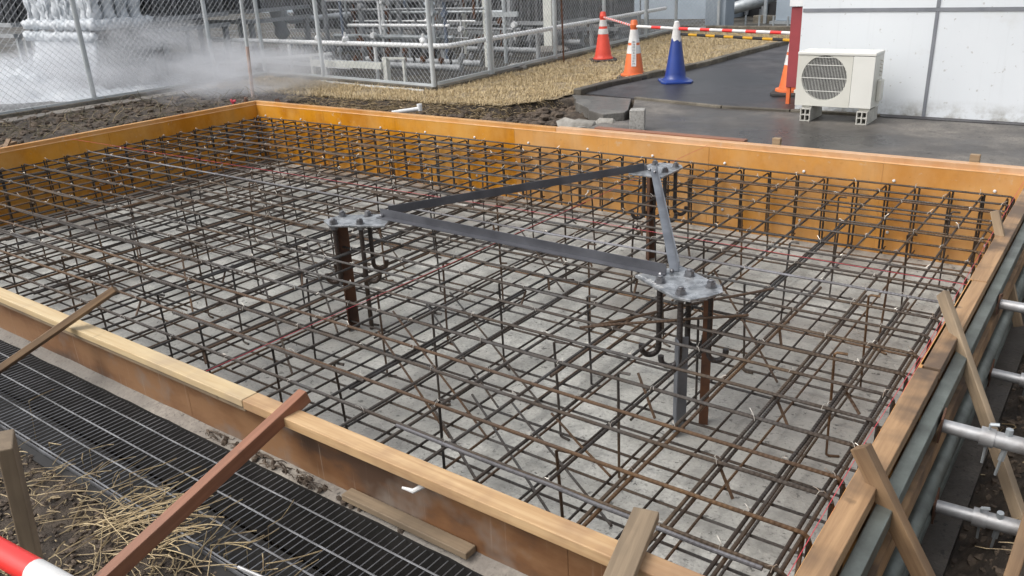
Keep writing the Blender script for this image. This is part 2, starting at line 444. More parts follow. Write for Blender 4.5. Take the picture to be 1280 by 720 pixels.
# paved areas
mb = MB()
mb.prism([(4.30,.115),(13,.16),(13,2.0),(5.6,1.86),(4.93,1.83),(3.86,2.03),(4.30,1.15),(4.42,.93),(4.22,.70)], -.05, -.032)
tag(mb.build('apron_pavement', M['apron']), kind='structure')
mb = MB()
mb.prism([(3.86,2.06),(4.93,1.86),(5.6,1.89),(13,2.03),(40,2.2),(40,40),(3.62,30),(3.50,7.66),(3.45,6.2),(3.36,4.3),(3.14,2.9),(3.10,2.2)], -.052, -.028)
tag(mb.build('road', M['asphalt']), kind='structure')
mb = MB()
for (a, b) in (((3.86,2.045),(4.93,1.845)),((4.94,1.845),(5.6,1.875)),((5.61,1.875),(6.4,1.90))):
    mb.bar((*a,-.03),(*b,-.03), .05, .045)
tag(mb.build('pavement_edging', M['kerb'], bevel=.006), kind='structure')
mb = MB()   # broken concrete patch beside the excavation
mb.prism([(3.05,2.04),(3.82,2.02),(4.12,1.42),(4.17,1.25),(4.03,1.07),(3.78,1.22),(3.70,1.33),(3.36,1.62),(3.28,1.76)], -.14, -.024)
tag(mb.build('concrete_patch', M['conc_grey'], bevel=.008), kind='structure')
mb = MB()
mb.prism([(-160,2.2),(-2.5,2.2),(1.05,1.95),(.8,4.5),(.55,9.75),(1.2,10.3),(3.5,10.6),(3.4,30),(3.4,60),(-160,60)], -.05, -.036)
mb.prism([(-160,-80),(-2.52,-80),(-2.52,2.19),(-160,2.19)], -.05, -.034)
tag(mb.build('compound_ground', M['compound']), kind='structure')

# kerb between lawn and road, in stones laid end to end
kp = [(3.08,2.10),(3.10,2.75),(3.20,3.5),(3.31,4.2),(3.38,5.0),(3.40,6.0),(3.44,7.0),(3.47,7.7),(3.40,8.6),(3.2,9.6)]
mb = MB()
for a, b in zip(kp, kp[1:]):
    a = Vector((*a, .0)); b = Vector((*b, .0)); n = 2
    for k in range(n):
        p = a.lerp(b, k/n); q = a.lerp(b, (k+1)/n); d = (q-p).normalized()*.004
        dz = random.uniform(-.006,.006)
        mb.bar(p+d+Vector((jit0(.006),jit0(.006),dz-.016)), q-d+Vector((jit0(.006),jit0(.006),dz-.016)), .11, .10)
tag(mb.build('lawn_kerb', M['kerb'], bevel=.012), kind='structure')

# lawn: base sheet and blades
lawn = [(-2.35+.1*q, lawn_edge(-2.35+.1*q)+.03) for q in range(54)] + [(3.04,1.95),(3.02,2.05),(3.04,2.8),(3.14,3.5),(3.25,4.2),(3.32,5),(3.34,6),(3.38,7),(3.41,7.7),(3.3,8.6),(3.1,9.4),(1.2,9.7),(.72,9.5),(.95,5),(1.2,2.9),(1.26,1.66),(-.4,1.78),(-2.36,2.0)]
def inside(x, y, poly):
    c = False; n = len(poly); j = n-1
    for i in range(n):
        xi, yi = poly[i]; xj, yj = poly[j]
        if (yi > y) != (yj > y) and x < (xj-xi)*(y-yi)/(yj-yi)+xi: c = not c
        j = i
    return c
mb = MB(); x = -2.4; idx = {}
gx = [-2.4+.08*k for k in range(74)]; gy = [.6+.1*k for k in range(92)]
for i, X in enumerate(gx):
    for j, Y in enumerate(gy):
        if inside(X, Y, lawn): 
            for di, dj in ((0,0),(1,0),(1,1),(0,1)):
                if (i+di, j+dj) not in idx:
                    X2 = -2.4+.08*(i+di); Y2 = .6+.1*(j+dj)
                    idx[i+di, j+dj] = mb.av((X2, Y2, -.022 + .012*fb(X2, Y2, 4, 6)))
            mb.af([idx[i,j], idx[i+1,j], idx[i+1,j+1], idx[i,j+1]])
tag(mb.build('lawn_ground', M['lawn_base'], smooth='all'), kind='structure')
mb = MB()
cnt = 0
while cnt < 60000:
    X = random.uniform(-2.36, 3.42); Y = random.uniform(.6, 9.7)
    if Y > 2 and X < .8: continue
    if Y > 4 and random.random() < .45: continue
    if not inside(X, Y, lawn) and not (X < 3.0 and 0 < lawn_edge(X)+.03-Y < .02): continue
    if fb(X, Y, 2.2, 12) > .28 and random.random() < .8: continue
    cnt += 1
    a = random.uniform(0, 6.283); L = random.uniform(.025, .07)*(1.25 if Y < 1.1 else 1); lean = random.uniform(.5, 1.5)
    z0 = -.025 + .012*fb(X, Y, 4, 6)
    d = Vector((math.cos(a)*math.sin(lean), math.sin(a)*math.sin(lean), math.cos(lean)))*L
    sd = Vector((-math.sin(a), math.cos(a), 0))*random.uniform(.0015,.003)
    p = Vector((X, Y, z0)); m_ = p + d*.55 + Vector((0,0,.006)); t = p + d
    i0, i1, i2, i3, i4 = mb.av(p-sd), mb.av(p+sd), mb.av(m_+sd), mb.av(m_-sd), mb.av(t)
    mb.af([i0,i1,i2,i3]); mb.af([i3,i2,i4])
tag(mb.build('dry_grass', M['grass']), 'dry straw coloured lawn grass between the fence and the formwork', 'grass', kind='stuff')

# ------------------------------------------------------------------ soil clods, rubble, straw
def scatter_clods(n, fn, rmin, rmax, name, mat, label, cat, sub=1):
    mb = MB()
    for k in range(n):
        X, Y = fn(); r = random.uniform(rmin, rmax)*random.choice((.5,.7,1,1))
        mb.blob((X, Y, gz(X, Y)+r*.25), r, k, sub, .4, (random.uniform(.8,1.4), random.uniform(.8,1.4), random.uniform(.5,.9)))
    return tag(mb.build(name, mat, smooth=False), label, cat, kind='stuff')
u_ = random.uniform
def f_dug():
    while True:
        X = u_(-.2,4.25); Y = u_(.10,1.9)
        if Y < lawn_edge(X)+.01 and not (X > 3.35 and Y > 1.25-(X-3.35)*.3): return X, Y
scatter_clods(2600, f_dug, .012, .05, 'soil_clods', M['clod'], 'dark clods of dug soil between the back formwork and the lawn', 'soil')
scatter_clods(900, lambda: (u_(-2.3,-.14), u_(-3.6,1.0)), .01, .045, 'soil_clods', M['clod'], 'dark clods of dug soil left of the formwork, towards the steam', 'soil')
scatter_clods(260, lambda: (u_(-.2,3.4), u_(.09,.22)), .01, .028, 'red_clods', M['clod_red'], 'reddish brown crumbs of earth along the back formwork edge', 'soil')
scatter_clods(4200, lambda: (u_(7.99,8.8), u_(-4.7,-.2)), .004, .020, 'soil_clods', M['clod'], 'dark crumbly soil on the bank right of the formwork', 'soil')
scatter_clods(6000, lambda: (u_(4.2,7.2), u_(-5.9,-4.94)), .003, .012, 'soil_crumbs', M['clod'], 'damp soil crumbs beside the drain grating in the front', 'soil')
scatter_clods(16, lambda: (u_(8.02,8.5), u_(-4.5,-.5)), .012, .03, 'stones', M['stone'], 'pale stones scattered on the right hand soil bank', 'stones')
for k in range(5):
    mb = MB(); X, Y = [(4.02,.62),(4.16,.42),(3.86,.42),(4.20,.80),(2.86,.19)][k]; r = [.12,.085,.06,.10,.035][k]
    mb.blob((0,0,r*.25), r, k+3, 2, .45, (1.35,.9,.5))
    mb.xf = None
    o = mb.build('concrete_lump', M['stone']); o.location = (X, Y, max(gz(X,Y)+.02, -.085) if k < 4 else gz(X,Y)); 
    tag(o, ['biggest pale lump of broken concrete behind the back formwork','pale broken concrete lump touching the back formwork','low pale concrete lump at the left of the rubble','pale concrete lump under the edge of the broken slab','small pale lump lying alone on the dark soil strip'][k], 'rubble', 'lumps of broken concrete behind the formwork')

def straws(n, fn, Lr, name, mat, label, cat, w=(.0015,.0035), zoff=.01, lift=.35, curve=.5):
    mb = MB()
    for k in range(n):
        X, Y, a = fn(); L = u_(*Lr); ww = u_(*w); p = Vector((X, Y, gz(X,Y)+zoff+u_(0,.02)))
        z = u_(-.08, lift); pts = []
        cv = u_(-curve, curve)
        for q in range(5):
            pts.append(p.copy()); p = p + Vector((math.cos(a)*math.cos(z), math.sin(a)*math.cos(z), math.sin(z)))*L/4
            a += cv*random.choice((.1,.3,1.6,.2)); z -= .12
            p.z = max(p.z, gz(p.x, p.y)+.003 if not (-4.935 < p.y < -4.5) else -.266)
        mb.tube(pts, ww, 4)
    return tag(mb.build(name, mat), label, cat, kind='stuff')
def f_straw():
    while True:
        X = random.gauss(5.72, .36); Y = random.gauss(-4.97, .09)
        if Y > -5.4 and 4.6 < X < 7: return X, Y, random.gauss(.4, 1.2)
straws(170, f_straw, (.05,.24), 'dry_straw', M['straw'], 'tangle of dry straw lying across the drain grating edge', 'straw', (.0010,.0026), .005, .25, .35)
straws(70, lambda: (random.gauss(5.85,.16), random.gauss(-4.99,.05), random.gauss(.9,.5)), (.10,.26), 'straw_bunch', M['grass'], 'loose bunch of pale straw beside the reddish brown brace', 'straw', (.001,.0024), .01, .4, .25)
straws(2200, lambda: (u_(4.2,7.2), u_(-5.8,-4.95), u_(0,6.3)), (.01,.06), 'straw_litter', M['straw'], 'short dry straw litter on the damp soil in the front', 'straw', (.001,.003), .0, .2)
def f_root():
    X = u_(-.3,3.1); return X, lawn_edge(X)+random.gauss(-.02,.04), random.gauss(-1.57,.7)
straws(1500, f_root, (.04,.13), 'dry_roots', M['straw'], 'dry roots and blades hanging over the lawn edge', 'roots', (.0015,.004), .0, .6)
straws(500, lambda: (u_(-2.3,-.2), u_(-3.5,.9), u_(0,6.3)), (.04,.20), 'weeds', M['weed'], 'thin weeds and dead stalks on the left soil strip', 'weeds', (.002,.004), .0, 1.1)
straws(35, lambda: (u_(-1.7,-.2), u_(-2.2,.5), u_(0,6.3)), (.10,.3), 'dead_stalks', M['straw'], 'pale dead grass stalks standing left of the formwork', 'stalks', (.002,.003), .0, 1.4)
straws(140, lambda: (u_(8.0,8.8), u_(-4.6,-.5), u_(0,6.3)), (.04,.16), 'straw_litter', M['straw'], 'bits of straw on the right hand soil bank', 'straw', (.001,.003), .0, .2)

# ------------------------------------------------------------------ formwork
XP = .012
tie_x = [.15,.77,1.40,2.02,2.64,3.266,3.892,4.515,5.134,5.753,6.362,6.979,7.59]
def form_wall_x():
    t = thing('formwork_wall', (W/2, .05, -H), 'long orange formwork wall at the back of the pit, below the paved yard', 'formwork', 'formwork walls of the pit')
    seams = [0, 1.151, 2.45, 3.735, 4.182, 5.62, 6.9, W+.012]
    for k, (a, b) in enumerate(zip(seams, seams[1:])):
        m = MB(); dy = [0,.0015,0,.001,0,.0015,0][k]
        m.box(a+.0008, b-.0008, dy, XP, -H, .000)
        p = m.build('panel', M['panel'] if b < 3.8 else M['panel_worn'], t)
        if b >= 3.8: p['label'] = 'worn orange panel, paler than the others'
        e = MB(); e.box(a+.0008, b-.0008, dy-.002, XP+.001, .0005, .006)
        subpart(e, 'edge', M['panel_edge'], p, t)
    m = MB(); m.box(-.07, 4.18, XP+.002, .074, -.050, .040); m.build('top_batten', M['orange_batten'], t, bevel=.003)
    m = MB(); m.box(4.183, W+.09, XP+.002, .086, -.050, .044); m.build('top_batten', M['worn_batten'], t, bevel=.003)
    for k in range(18):
        X = .2 + k*.43; m = MB(); m.box(X, X+.045, XP+.003, .07, -H, -.056); m.build('stud', M['pine_y'], t)
    m = MB()
    for z in (-.114, -.485):
        for i, X in enumerate(tie_x):
            m = MB(); m.xf = Matrix.Translation((X, -.001, z)) @ Matrix.Rotation(R(90), 4, 'X')
            m.lathe([(.011,-.002),(.011,.003),(.008,.009),(.006,.011)], 10); m.build('tie_cone', M['white_plastic'], t, True)
    return t
form_wall_x()
def form_wall_left():
    t = thing('formwork_wall', (-.05, -D/2, -H), 'orange formwork wall on the left side of the pit, nearest the steam', 'formwork', 'formwork walls of the pit')
    for a, b in ((0,-1.8),(-1.8,-3.6),(-3.6,-D-.01)):
        m = MB(); m.box(-XP, 0, b+.0008, a-.0008, -H, .000); p = m.build('panel', M['panel'], t)
        e = MB(); e.box(-XP-.001, .002, b+.0008, a-.0008, .0005, .006); subpart(e, 'edge', M['panel_edge'], p, t)
    m = MB(); m.box(-.070, -XP-.002, -D-.1, .0125, -.050, .041); m.build('top_batten', M['orange_batten'], t, bevel=.003)
    for k in range(10):
        Y = -.3-k*.43; m = MB(); m.box(-.07, -XP-.003, Y, Y+.045, -H, -.056); m.build('stud', M['pine_y'], t)
form_wall_left()
def form_wall_front():
    t = thing('formwork_wall', (W/2, -D-.05, -H), 'front formwork wall with pale pine batten on top and brown stained plywood outside', 'formwork', 'formwork walls of the pit')
    y0, y1 = -D-.012, -D
    for a, b in ((0,1.8),(1.8,3.6),(3.6,5.4),(5.4,7.2),(7.2,W)):
        m = MB(); m.box(a+.0008, b-.0008, y0, y1, -H, -.004); m.build('panel', M['ply_brown'], t)
    for a, b, mt in ((-.1,5.86,'pine_yellow'),(5.864,W+.01,'pine_x')):
        m = MB(); n = 40
        m.box(a, b, y0-.056, y1-.002, -.001 if mt == 'pine_yellow' else -.002, .001)
        m = MB(); m.box(a, b, y0-.058, y1-.001, -.036 if mt == 'pine_x' else -.030, .0)
        p = m.build('top_batten', M[mt], t, bevel=.003)
        p['label'] = 'pale yellow pine batten' if mt == 'pine_yellow' else 'pinkish planed pine batten with dark knots'
    m = MB(); m.box(-.1, 5.86, y0-.050, y0-.001, -.052, -.0325); m.build('lower_batten', M['board_grey'], t, bevel=.002)
    m = MB(); m.box(6.33, 6.87, y0-.050, y0-.002, -.246, -.222); m.build('bottom_batten', M['board_grey'], t, bevel=.003)
    m = MB(); m.bar((6.70, y0-.002, -.064), (6.70, y0-.02, -.066), .03, .012, (0,0,1)); m.tube([(6.70,y0-.02,-.06),(6.675,y0-.05,-.075),(6.64,y0-.06,-.07)], [.009,.008,.004], 8)
    m.build('tie_clip', M['white_plastic'], t, True)
    # cement dribbles
    return t
form_wall_front()
def form_wall_right():
    t = thing('formwork_wall', (W+.05, -D/2, -H), 'right hand formwork wall with weathered timber batten, beside the steel walers', 'formwork', 'formwork walls of the pit')
    for a, b in ((-.015,-1.8),(-1.8,-3.6),(-3.6,-D-.01)):
        m = MB(); m.box(W, W+XP, b+.0008, a-.0008, -H, -.002); m.build('panel', M['panel_worn'], t)
    for a, b in ((-.02,-2.05),(-2.053,-3.02),(-3.05,-D-.08)):
        m = MB(); dz = {-.02:0, -2.053:-.004, -3.05:-.001}[a]
        m.box(W+.001, W+.070, b, a, -.046, .002+dz); p = m.build('top_batten', M['pine_y'], t, bevel=.003)
    for k in range(10):
        Y = -.3-k*.43; m = MB(); m.box(W+XP+.002, W+.062, Y, Y+.045, -H, -.055); m.build('stud', M['pine_y'], t)
form_wall_right()

# horizontal steel walers outside the right wall
waler_lab = {-.09: 'long grey square steel tube against the right formwork, above the round pipes', -.36: 'lower pair of long grey round steel pipes against the right formwork'}
for z in (-.075,):
    t = thing('steel_waler', (7.86, -2.3, z-.03), waler_lab[-.09], 'steel tube', 'steel walers along the right formwork')
    m = MB(); m.box(7.842, 7.888, -5.2, -.02, z-.028, z+.028); m.build('square_tube', M['waler'], t, bevel=.004)
t = thing('steel_waler', (7.87, -2.3, -.45), waler_lab[-.36], 'steel pipe', 'steel walers along the right formwork')
for z in (-.36, -.43):
    m = MB(); m.tube([(7.885,-5.2,z),(7.885,-.02,z)], .034, 20); m.build('pipe', M['waler'], t, True)
mb = MB(); mb.box(7.843, 7.893, -5.2, -.02, -.235, -.150)
single(mb, 'waler_board', M['pine_y'], 'orange brown timber board between the square steel tube and the round pipes', 'board')

# pipe jacks
def jack():
    t = thing('pipe_jack', (7.893, 0, 0), 'x', 'pipe jack', 'pipe jacks bracing the right formwork')
    def tub(a, b, r, n=20): 
        m = MB(); m.tube([(7.893+a,0,0),(7.893+b,0,0)], r, n); return m
    m = MB(); m.box(7.885, 7.891, -.045, .045, -.045, .045); m.build('end_plate', M['rust'], t)
    tub(-.0015, .125, .0225).build('inner_tube', M['galv_old'], t, True)
    tub(.115, .75, .0275).build('outer_tube', M['galv_old'], t, True)
    m = tub(.108, .150, .032); m.build('collar', M['galv_old'], t, True)
    m = MB(); m.tube([(7.893+.13,-.004,.05),(7.893+.13,.004,-.10)], .0045, 6); m.tube([(7.893+.13,-.004,.05),(7.893+.155,-.004,.056)], .006, 6)
    m.build('pin', M['galv'], t, True)
    m = MB(); m.tube([(7.893+.185,0,.025),(7.893+.185,0,.048)], .011, 8); m.build('clamp_nut', M['galv'], t, True); m = MB(); m.tube([(7.893+.185,0,-.02),(7.893+.18,0,-.07)], .010, 6); m.tube([(7.893+.18,0,-.065),(7.893+.175,.01,-.135)], .005, 6); m.build('wedge_clamp', M['galv'], t, True)
    m = MB(); m.box(7.893+.75, 7.893+.758, -.05,.05,-.05,.05); m.build('end_plate', M['rust'], t)
    return t
j0 = jack()
J = [(-3.24,-.10,'grey steel pipe jack, upper one of the nearer pair right of the pit'),
     (-3.26,-.40,'grey steel pipe jack, lower one of the nearer pair right of the pit'),
     (-2.03,-.10,'grey steel pipe jack, upper one of the farther pair right of the pit'),
     (-2.11,-.40,'grey steel pipe jack, lower one of the farther pair right of the pit')]
for k, (Y, z, lab) in enumerate(J):
    o = j0 if k == 0 else copy_tree(j0)
    o.location = (7.901 + (.024 if z < -.3 else 0), Y, z); o['label'] = lab
    o.rotation_euler = (R((0,12,-15,20)[k]), R([2,-1,0,1][k]), R([3,2,-1,0][k]))

for Y_, lab_ in ((-3.25,'short upright timber behind the outer ends of the nearer jack pair'),(-2.07,'short upright timber behind the outer ends of the farther jack pair')):
    mb = MB(); mb.box(8.662, 8.71, Y_-.12, Y_+.12, -.75, .03); single(mb, 'backing_timber', M['board_grey'], lab_, 'timber', bevel=.004)
# braces and stakes: each a board with its own frame
def board(p0, p1, w, t_, mat, name, label, cat, group=None, up=(0,0,1)):
    p0 = Vector(p0); p1 = Vector(p1); d = p1-p0; L = d.length; d.normalize()
    up = Vector(up); s = up.cross(d).normalized(); n = d.cross(s).normalized()
    m = MB(); c = 8; wob = random.random()*9
    prev = None
    for k in range(c+1):
        X = L*k/c; dy = .0015*nz(X*3, wob, 2); ring = [m.av((X, sy*(w/2)+dy, sz*t_/2)) for sy, sz in ((-1,-1),(1,-1),(1,1),(-1,1))]
        if prev:
            for q in range(4): m.af([prev[q], prev[(q+1)%4], ring[(q+1)%4], ring[q]])
        else: m.af([ring[3],ring[2],ring[1],ring[0]])
        prev = ring
    m.af(prev)
    o = m.build(name, mat, bevel=.003)
    o.matrix_world = Matrix(((d.x,s.x,n.x,p0.x),(d.y,s.y,n.y,p0.y),(d.z,s.z,n.z,p0.z),(0,0,0,1)))
    return tag(o, label, cat, group)
BG = 'timber braces nailed to the formwork'
board((4.776,-4.345,.150), (4.42,-4.94,-.215), .050, .028, M['board_tan'], 'timber_brace', 'thin brown timber brace leaning on the front formwork at the far left', 'brace', BG, (-.3,.3,1))
board((6.075,-4.40,.030), (6.06,-5.32,-.262), .040, .050, M['board_red'], 'timber_brace', 'reddish brown timber brace crossing above the drain grating', 'brace', BG)
board((7.372,-4.335,.022), (7.50,-4.86,.010), .070, .028, M['board_grey'], 'timber_brace', 'short grey board lying over the front formwork batten at the bottom', 'brace', BG)
board((7.742,-1.30,.115), (7.95,-1.46,-.42), .042, .022, M['board_pale'], 'timber_brace', 'farthest thin timber brace leaning on the right formwork', 'brace', BG, (0,1,.3))
board((7.742,-2.56,.105), (8.20,-3.24,-.44), .045, .028, M['board_grey'], 'timber_brace', 'middle grey timber brace leaning on the right formwork', 'brace', BG, (0,1,.3))
board((7.775,-3.83,.095), (8.12,-3.93,-.40), .052, .034, M['board_tan'], 'timber_brace', 'nearest brown timber brace leaning on the right formwork', 'brace', BG, (0,1,.3))
board((6.345,-5.45,-.30), (6.405,-5.42,.50), .085, .030, M['board_grey'], 'timber_stake', 'upright grey timber stake behind the red and white bar', 'stake', None, (.5,1,0))
board((8.20,-3.62,-.02), (8.16,-3.86,-.50), .05, .035, M['board_tan'], 'timber_stake', 'brown stake end in the bottom right corner', 'stake', None, (1,0,0))

# drain grating
t = thing('drain_grating', (3, -4.74, -.26), 'galvanised steel drain grating in front of the formwork, partly under straw', 'grating')
m = MB(); X = 2.6
while X < 7.55:
    m.tube([(X, -4.90, -.2755), (X+.006*nz(X*9,0,1,1), -4.70, -.2755), (X+.004*nz(X*5,3,1,1), -4.512, -.2755)], .0022, 4); X += .030
m.build('bearing_bars', M['grate'], t)
for Y in (-4.895, -4.795, -4.69, -4.585):
    m = MB(); m.tube([(2.6+.1*q,Y+.003*nz(q*.3,Y*9,1,2),-.2695) for q in range(50)], .0033, 6); m.build('cross_rod', M['grate'], t, True)
m = MB(); m.box(2.6,7.55,-4.9055,-4.9025,-.292,-.274); m.build('edge_bar', M['grate'], t)
mb = MB(); mb.tube([(6.30,-4.90,-.259),(6.55,-4.87,-.259),(6.8,-4.885,-.259)], .006, 8)
single(mb, 'thin_pipe', M['galv_old'], 'thin grey metal strip lying along the grating edge', 'metal strip', smooth=True)

# debris on kerb
mb = MB()
for k in range(60):
    X = random.uniform(5.55,6.15); a = u_(0,6.3); L = u_(.03,.12)
    Y = -4.483+u_(-.024,.018)
    mb.tube([(X,Y,-.252),(X+math.cos(a)*L*.5,Y+math.sin(a)*L*.12,-.242),(X+math.cos(a)*L,Y+math.sin(a)*L*.2,-.252)], u_(.001,.004), 4)
for k in range(30): mb.blob((u_(5.6,6.6), -4.483+u_(-.022,.02), -.256), u_(.006,.016), k, 1)
tag(mb.build('debris', M['clod']), 'twigs and mud collected on the kerb below the front formwork', 'debris', kind='stuff')

# red and white bar in the foreground with the cone that carries it
def striped(name, p0, p1, r, widths, mats, root_label, cat, group=None, start=0, n=18):
    p0 = Vector(p0); p1 = Vector(p1); d = (p1-p0); L = d.length; d.normalize()
    m = MB(); x = 0; k = start
    while x < L-1e-6:
        w = min(widths[k % len(widths)], L-x); m.cur = k % len(mats)
        m.tube([p0+d*x, p0+d*(x+w)], r, n, caps=(x == 0 or x+w >= L-1e-6)); x += w; k += 1
    c = (p0+p1)/2
    o = m.build(name, mats, None, 'smooth', origin=tuple(c)); return tag(o, root_label, cat, group)
dirv = Vector((7.228-7.079, -5.657+5.672, 0)).normalized()
c0 = Vector((7.079,-5.672,.68))
e0 = c0 - dirv*1.00; e1 = c0 + dirv*1.0
striped('cone_bar', c0-dirv*.985, c0+dirv*.98, .0175, [.107,.107], [M['red'], M['white_plastic']], 'red and white striped bar in the bottom left corner', 'barrier bar', None, 1)

def cone(name, loc, rot, kind, label, group):
    t = thing(name, loc, label, 'traffic cone', group)
    L = Vector(loc)
    Hh = .70
    body = {'red': 'cone_red', 'orange': 'cone_orange', 'blue': 'cone_blue'}[kind]
    def rad(z): return .128 - (.128-.034)*(z-.05)/(.60)
    m = MB(); m.xf = Matrix.Translation(L) @ Matrix.Rotation(R(rot), 4, 'Z')
    if kind == 'blue':
        m.prism([(-.19,-.15),(-.15,-.242),(.15,-.242),(.19,-.15),(.19,.15),(.15,.19),(-.15,.19),(-.19,.15)], .0, .022); m.build('base', M['cone_blue'], t, bevel=.004)
    else:
        m.prism([(-.19,-.15),(-.15,-.242),(.15,-.242),(.19,-.15),(.19,.15),(.15,.19),(-.15,.19),(-.19,.15)], .0, .03); m.build('base', M['black_rubber'], t, bevel=.006)
    z0 = .022 if kind == 'blue' else .0305
    m = MB()
    prof = [(.150,z0),(.150,z0+.012),(.130,z0+.03),(rad(.1),.1),(rad(.6),.6),(.034,.62)]
    if kind == 'orange': prof[0] = (.165,z0); prof[1] = (.163,z0+.02)
    if kind == 'blue': prof[0] = (.17, z0); prof[1] = (.15, z0+.012)
    m.lathe(prof, 32, loc); m.build('body', M[body], t, 'smooth')
    m = MB()
    if kind == 'blue':
        n = 32; rings = []
        zl = [.485 + .018*math.sin(j*2*math.pi*5/n) + .012*math.sin(j*2*math.pi*3/n+1) for j in range(n)]
        lo = [m.av(L+Vector(((rad(zl[j])+.002)*math.cos(2*math.pi*j/n), (rad(zl[j])+.002)*math.sin(2*math.pi*j/n), zl[j]))) for j in range(n)]
        hi = [m.av(L+Vector(((rad(.6)+.002)*math.cos(2*math.pi*j/n), (rad(.6)+.002)*math.sin(2*math.pi*j/n), .6))) for j in range(n)]
        for j in range(n): m.af([lo[j], lo[(j+1)%n], hi[(j+1)%n], hi[j]])
        m.lathe([(.044,.60),(.044,.625),(.034,.66),(.030,.69),(.018,.70)], 24, loc); m.build('painted_top', M['white_plastic'], t, 'smooth')
    else:
        for a, b in (((.385,.46),(.495,.585)) if kind == 'red' else ((.30,.40),(.43,.585))):
            m = MB(); m.lathe([(rad(a)+.0005,a),(rad(a)+.0025,a+.001),(rad(b)+.0025,b-.001),(rad(b)+.0005,b)], 32, loc); m.build('reflective_band', M['white_plastic'], t, 'smooth')
        m = MB(); m.lathe([(.046,.600),(.050,.61),(.050,.645),(.044,.652),(.042,.685),(.030,.70)], 24, loc); m.build('cap', M[body], t, 'smooth')
    return t
CG = 'traffic cones at the yard entrance'
cone('traffic_cone', (3.021,3.532,-.028), 20, 'orange', 'orange cone with white bands and a white lettered strip, on the kerb', CG)
c1 = cone('traffic_cone', (1.681,5.037,-.028), 40, 'red', 'bright red cone with two white bands on the dry lawn', CG)
cone('traffic_cone', (3.683,3.363,-.028), 35, 'blue', 'blue traffic cone with white painted tip on the asphalt', CG)
cone('traffic_cone', (5.25,2.91,-.028), 10, 'orange', 'orange cone half hidden behind the red cabinet', CG)
BR = 'bars linking the traffic cones'
A1, A2, A3, A4 = Vector((1.681,5.037,.595)), Vector((3.021,3.532,.595)), Vector((3.683,3.363,.585)), Vector((5.25,2.91,.585))
d = (A2-A1).normalized(); striped('cone_bar', A1+d*.055, A2-d*.055, .015, [.07,.07], [M['red'], M['white_plastic']], 'closely striped red and white bar between the red and orange cones', 'barrier bar', BR)
d = (A3-A2).normalized(); striped('cone_bar', A2+d*.055, A3-d*.045, .018, [.24,.15], [M['white_plastic'], M['red']], 'red and white bar between the orange and blue cones', 'barrier bar', BR)
d = (A4-A3).normalized(); striped('cone_bar', A3+d*.047, A4-d*.05, .018, [.14,.18], [M['red'], M['white_plastic']], 'red and white bar from the blue cone to the red cabinet', 'barrier bar', BR)
striped('cone_bar', A3+Vector((.042,.02,-.065)), A4+Vector((-.03,.05,-.075)), .016, [.13,.13], [M['black'], M['yellow']], 'black and yellow bar hanging just below the red and white one', 'barrier bar', BR)

# lettered strip on the orange cone (a part of it)
cone2 = [o for o in bpy.data.objects if o.name == 'traffic_cone'][0]
def strip_on_cone():
    L = Vector((3.021,3.532,-.028)); view = (Vector((8.2,-5.97,0))-Vector((L.x,L.y,0))).normalized()
    a0 = math.atan2(view.y, view.x); s = Vector((-view.y, view.x, 0))
    def P(z, off, o=0): return L + view*(.128-(.094)*(z-.05)/.6+.005+o) + s*off + Vector((0,0,z))
    m = MB(); m.quad(P(.15,-.030), P(.15,.030), P(.47,.030), P(.47,-.030)); 
    m.quad(P(.47,-.030,-.002), P(.47,.030,-.002), P(.15,.030,-.002), P(.15,-.030,-.002))
    b = m.build('lettered_strip', M['white_plastic'], cone2)
    rnd = random.Random(3)
    m = MB(); z = .455
    for k in range(9):
        for q in range(5):
            if rnd.random() < .5:
                zz = z - rnd.uniform(0,.022); m.quad(P(zz-.0035,-.017,.001), P(zz-.0035,.017,.001), P(zz,.017,.001), P(zz,-.017,.001))
            else:
                o = rnd.uniform(-.016,.013); m.quad(P(z-.024,o,.0012), P(z-.024,o+.004,.0012), P(z,o+.004,.0012), P(z,o,.0012))
        z -= .033
    l = m.build('lettering', M['joint'], cone2); l.parent = b
strip_on_cone()

# ------------------------------------------------------------------ reinforcement cage
cage = thing('rebar_cage', (W/2, -D/2, -H), 'tied grid of rusty steel reinforcing bars filling the pit', 'rebar cage')
zt = -.122       # centre of the top long bars
def jit(a): return random.uniform(-a, a)
def pick(ws):
    r = random.random(); s = 0
    for m_, w_ in ws:
        s += w_
        if r < s: return M[m_]
    return M[ws[0][0]]
MX = [('rebar',.66),('rebar_rust',.24),('rebar_grey',.04),('rebar_dark',.06)]
MY = [('rebar',.40),('rebar_dark',.48),('rebar_rust',.12)]
def wav(p0, p1, n=12, amp=.006, sag=0):
    p0 = Vector(p0); p1 = Vector(p1); k0 = random.random()*50; out = []
    for k in range(n+1):
        t_ = k/n; p = p0.lerp(p1, t_)
        p.z += amp*noise.noise(Vector((t_*5, k0, 1))) - sag*math.sin(math.pi*t_)
        q = amp*noise.noise(Vector((t_*5, k0, 9)))*1.3
        d = (p1-p0).normalized(); p += Vector((-d.y, d.x, 0))*q
        out.append(p)
    return out
rb = .0066
xy_y = [-.072 - .2007*k for k in range(19)] + [-3.80+.0, -4.00, -4.19, -4.375]
xy_y = [y for y in xy_y if y > -3.70] + [-3.80, -4.00, -4.19, -4.375]
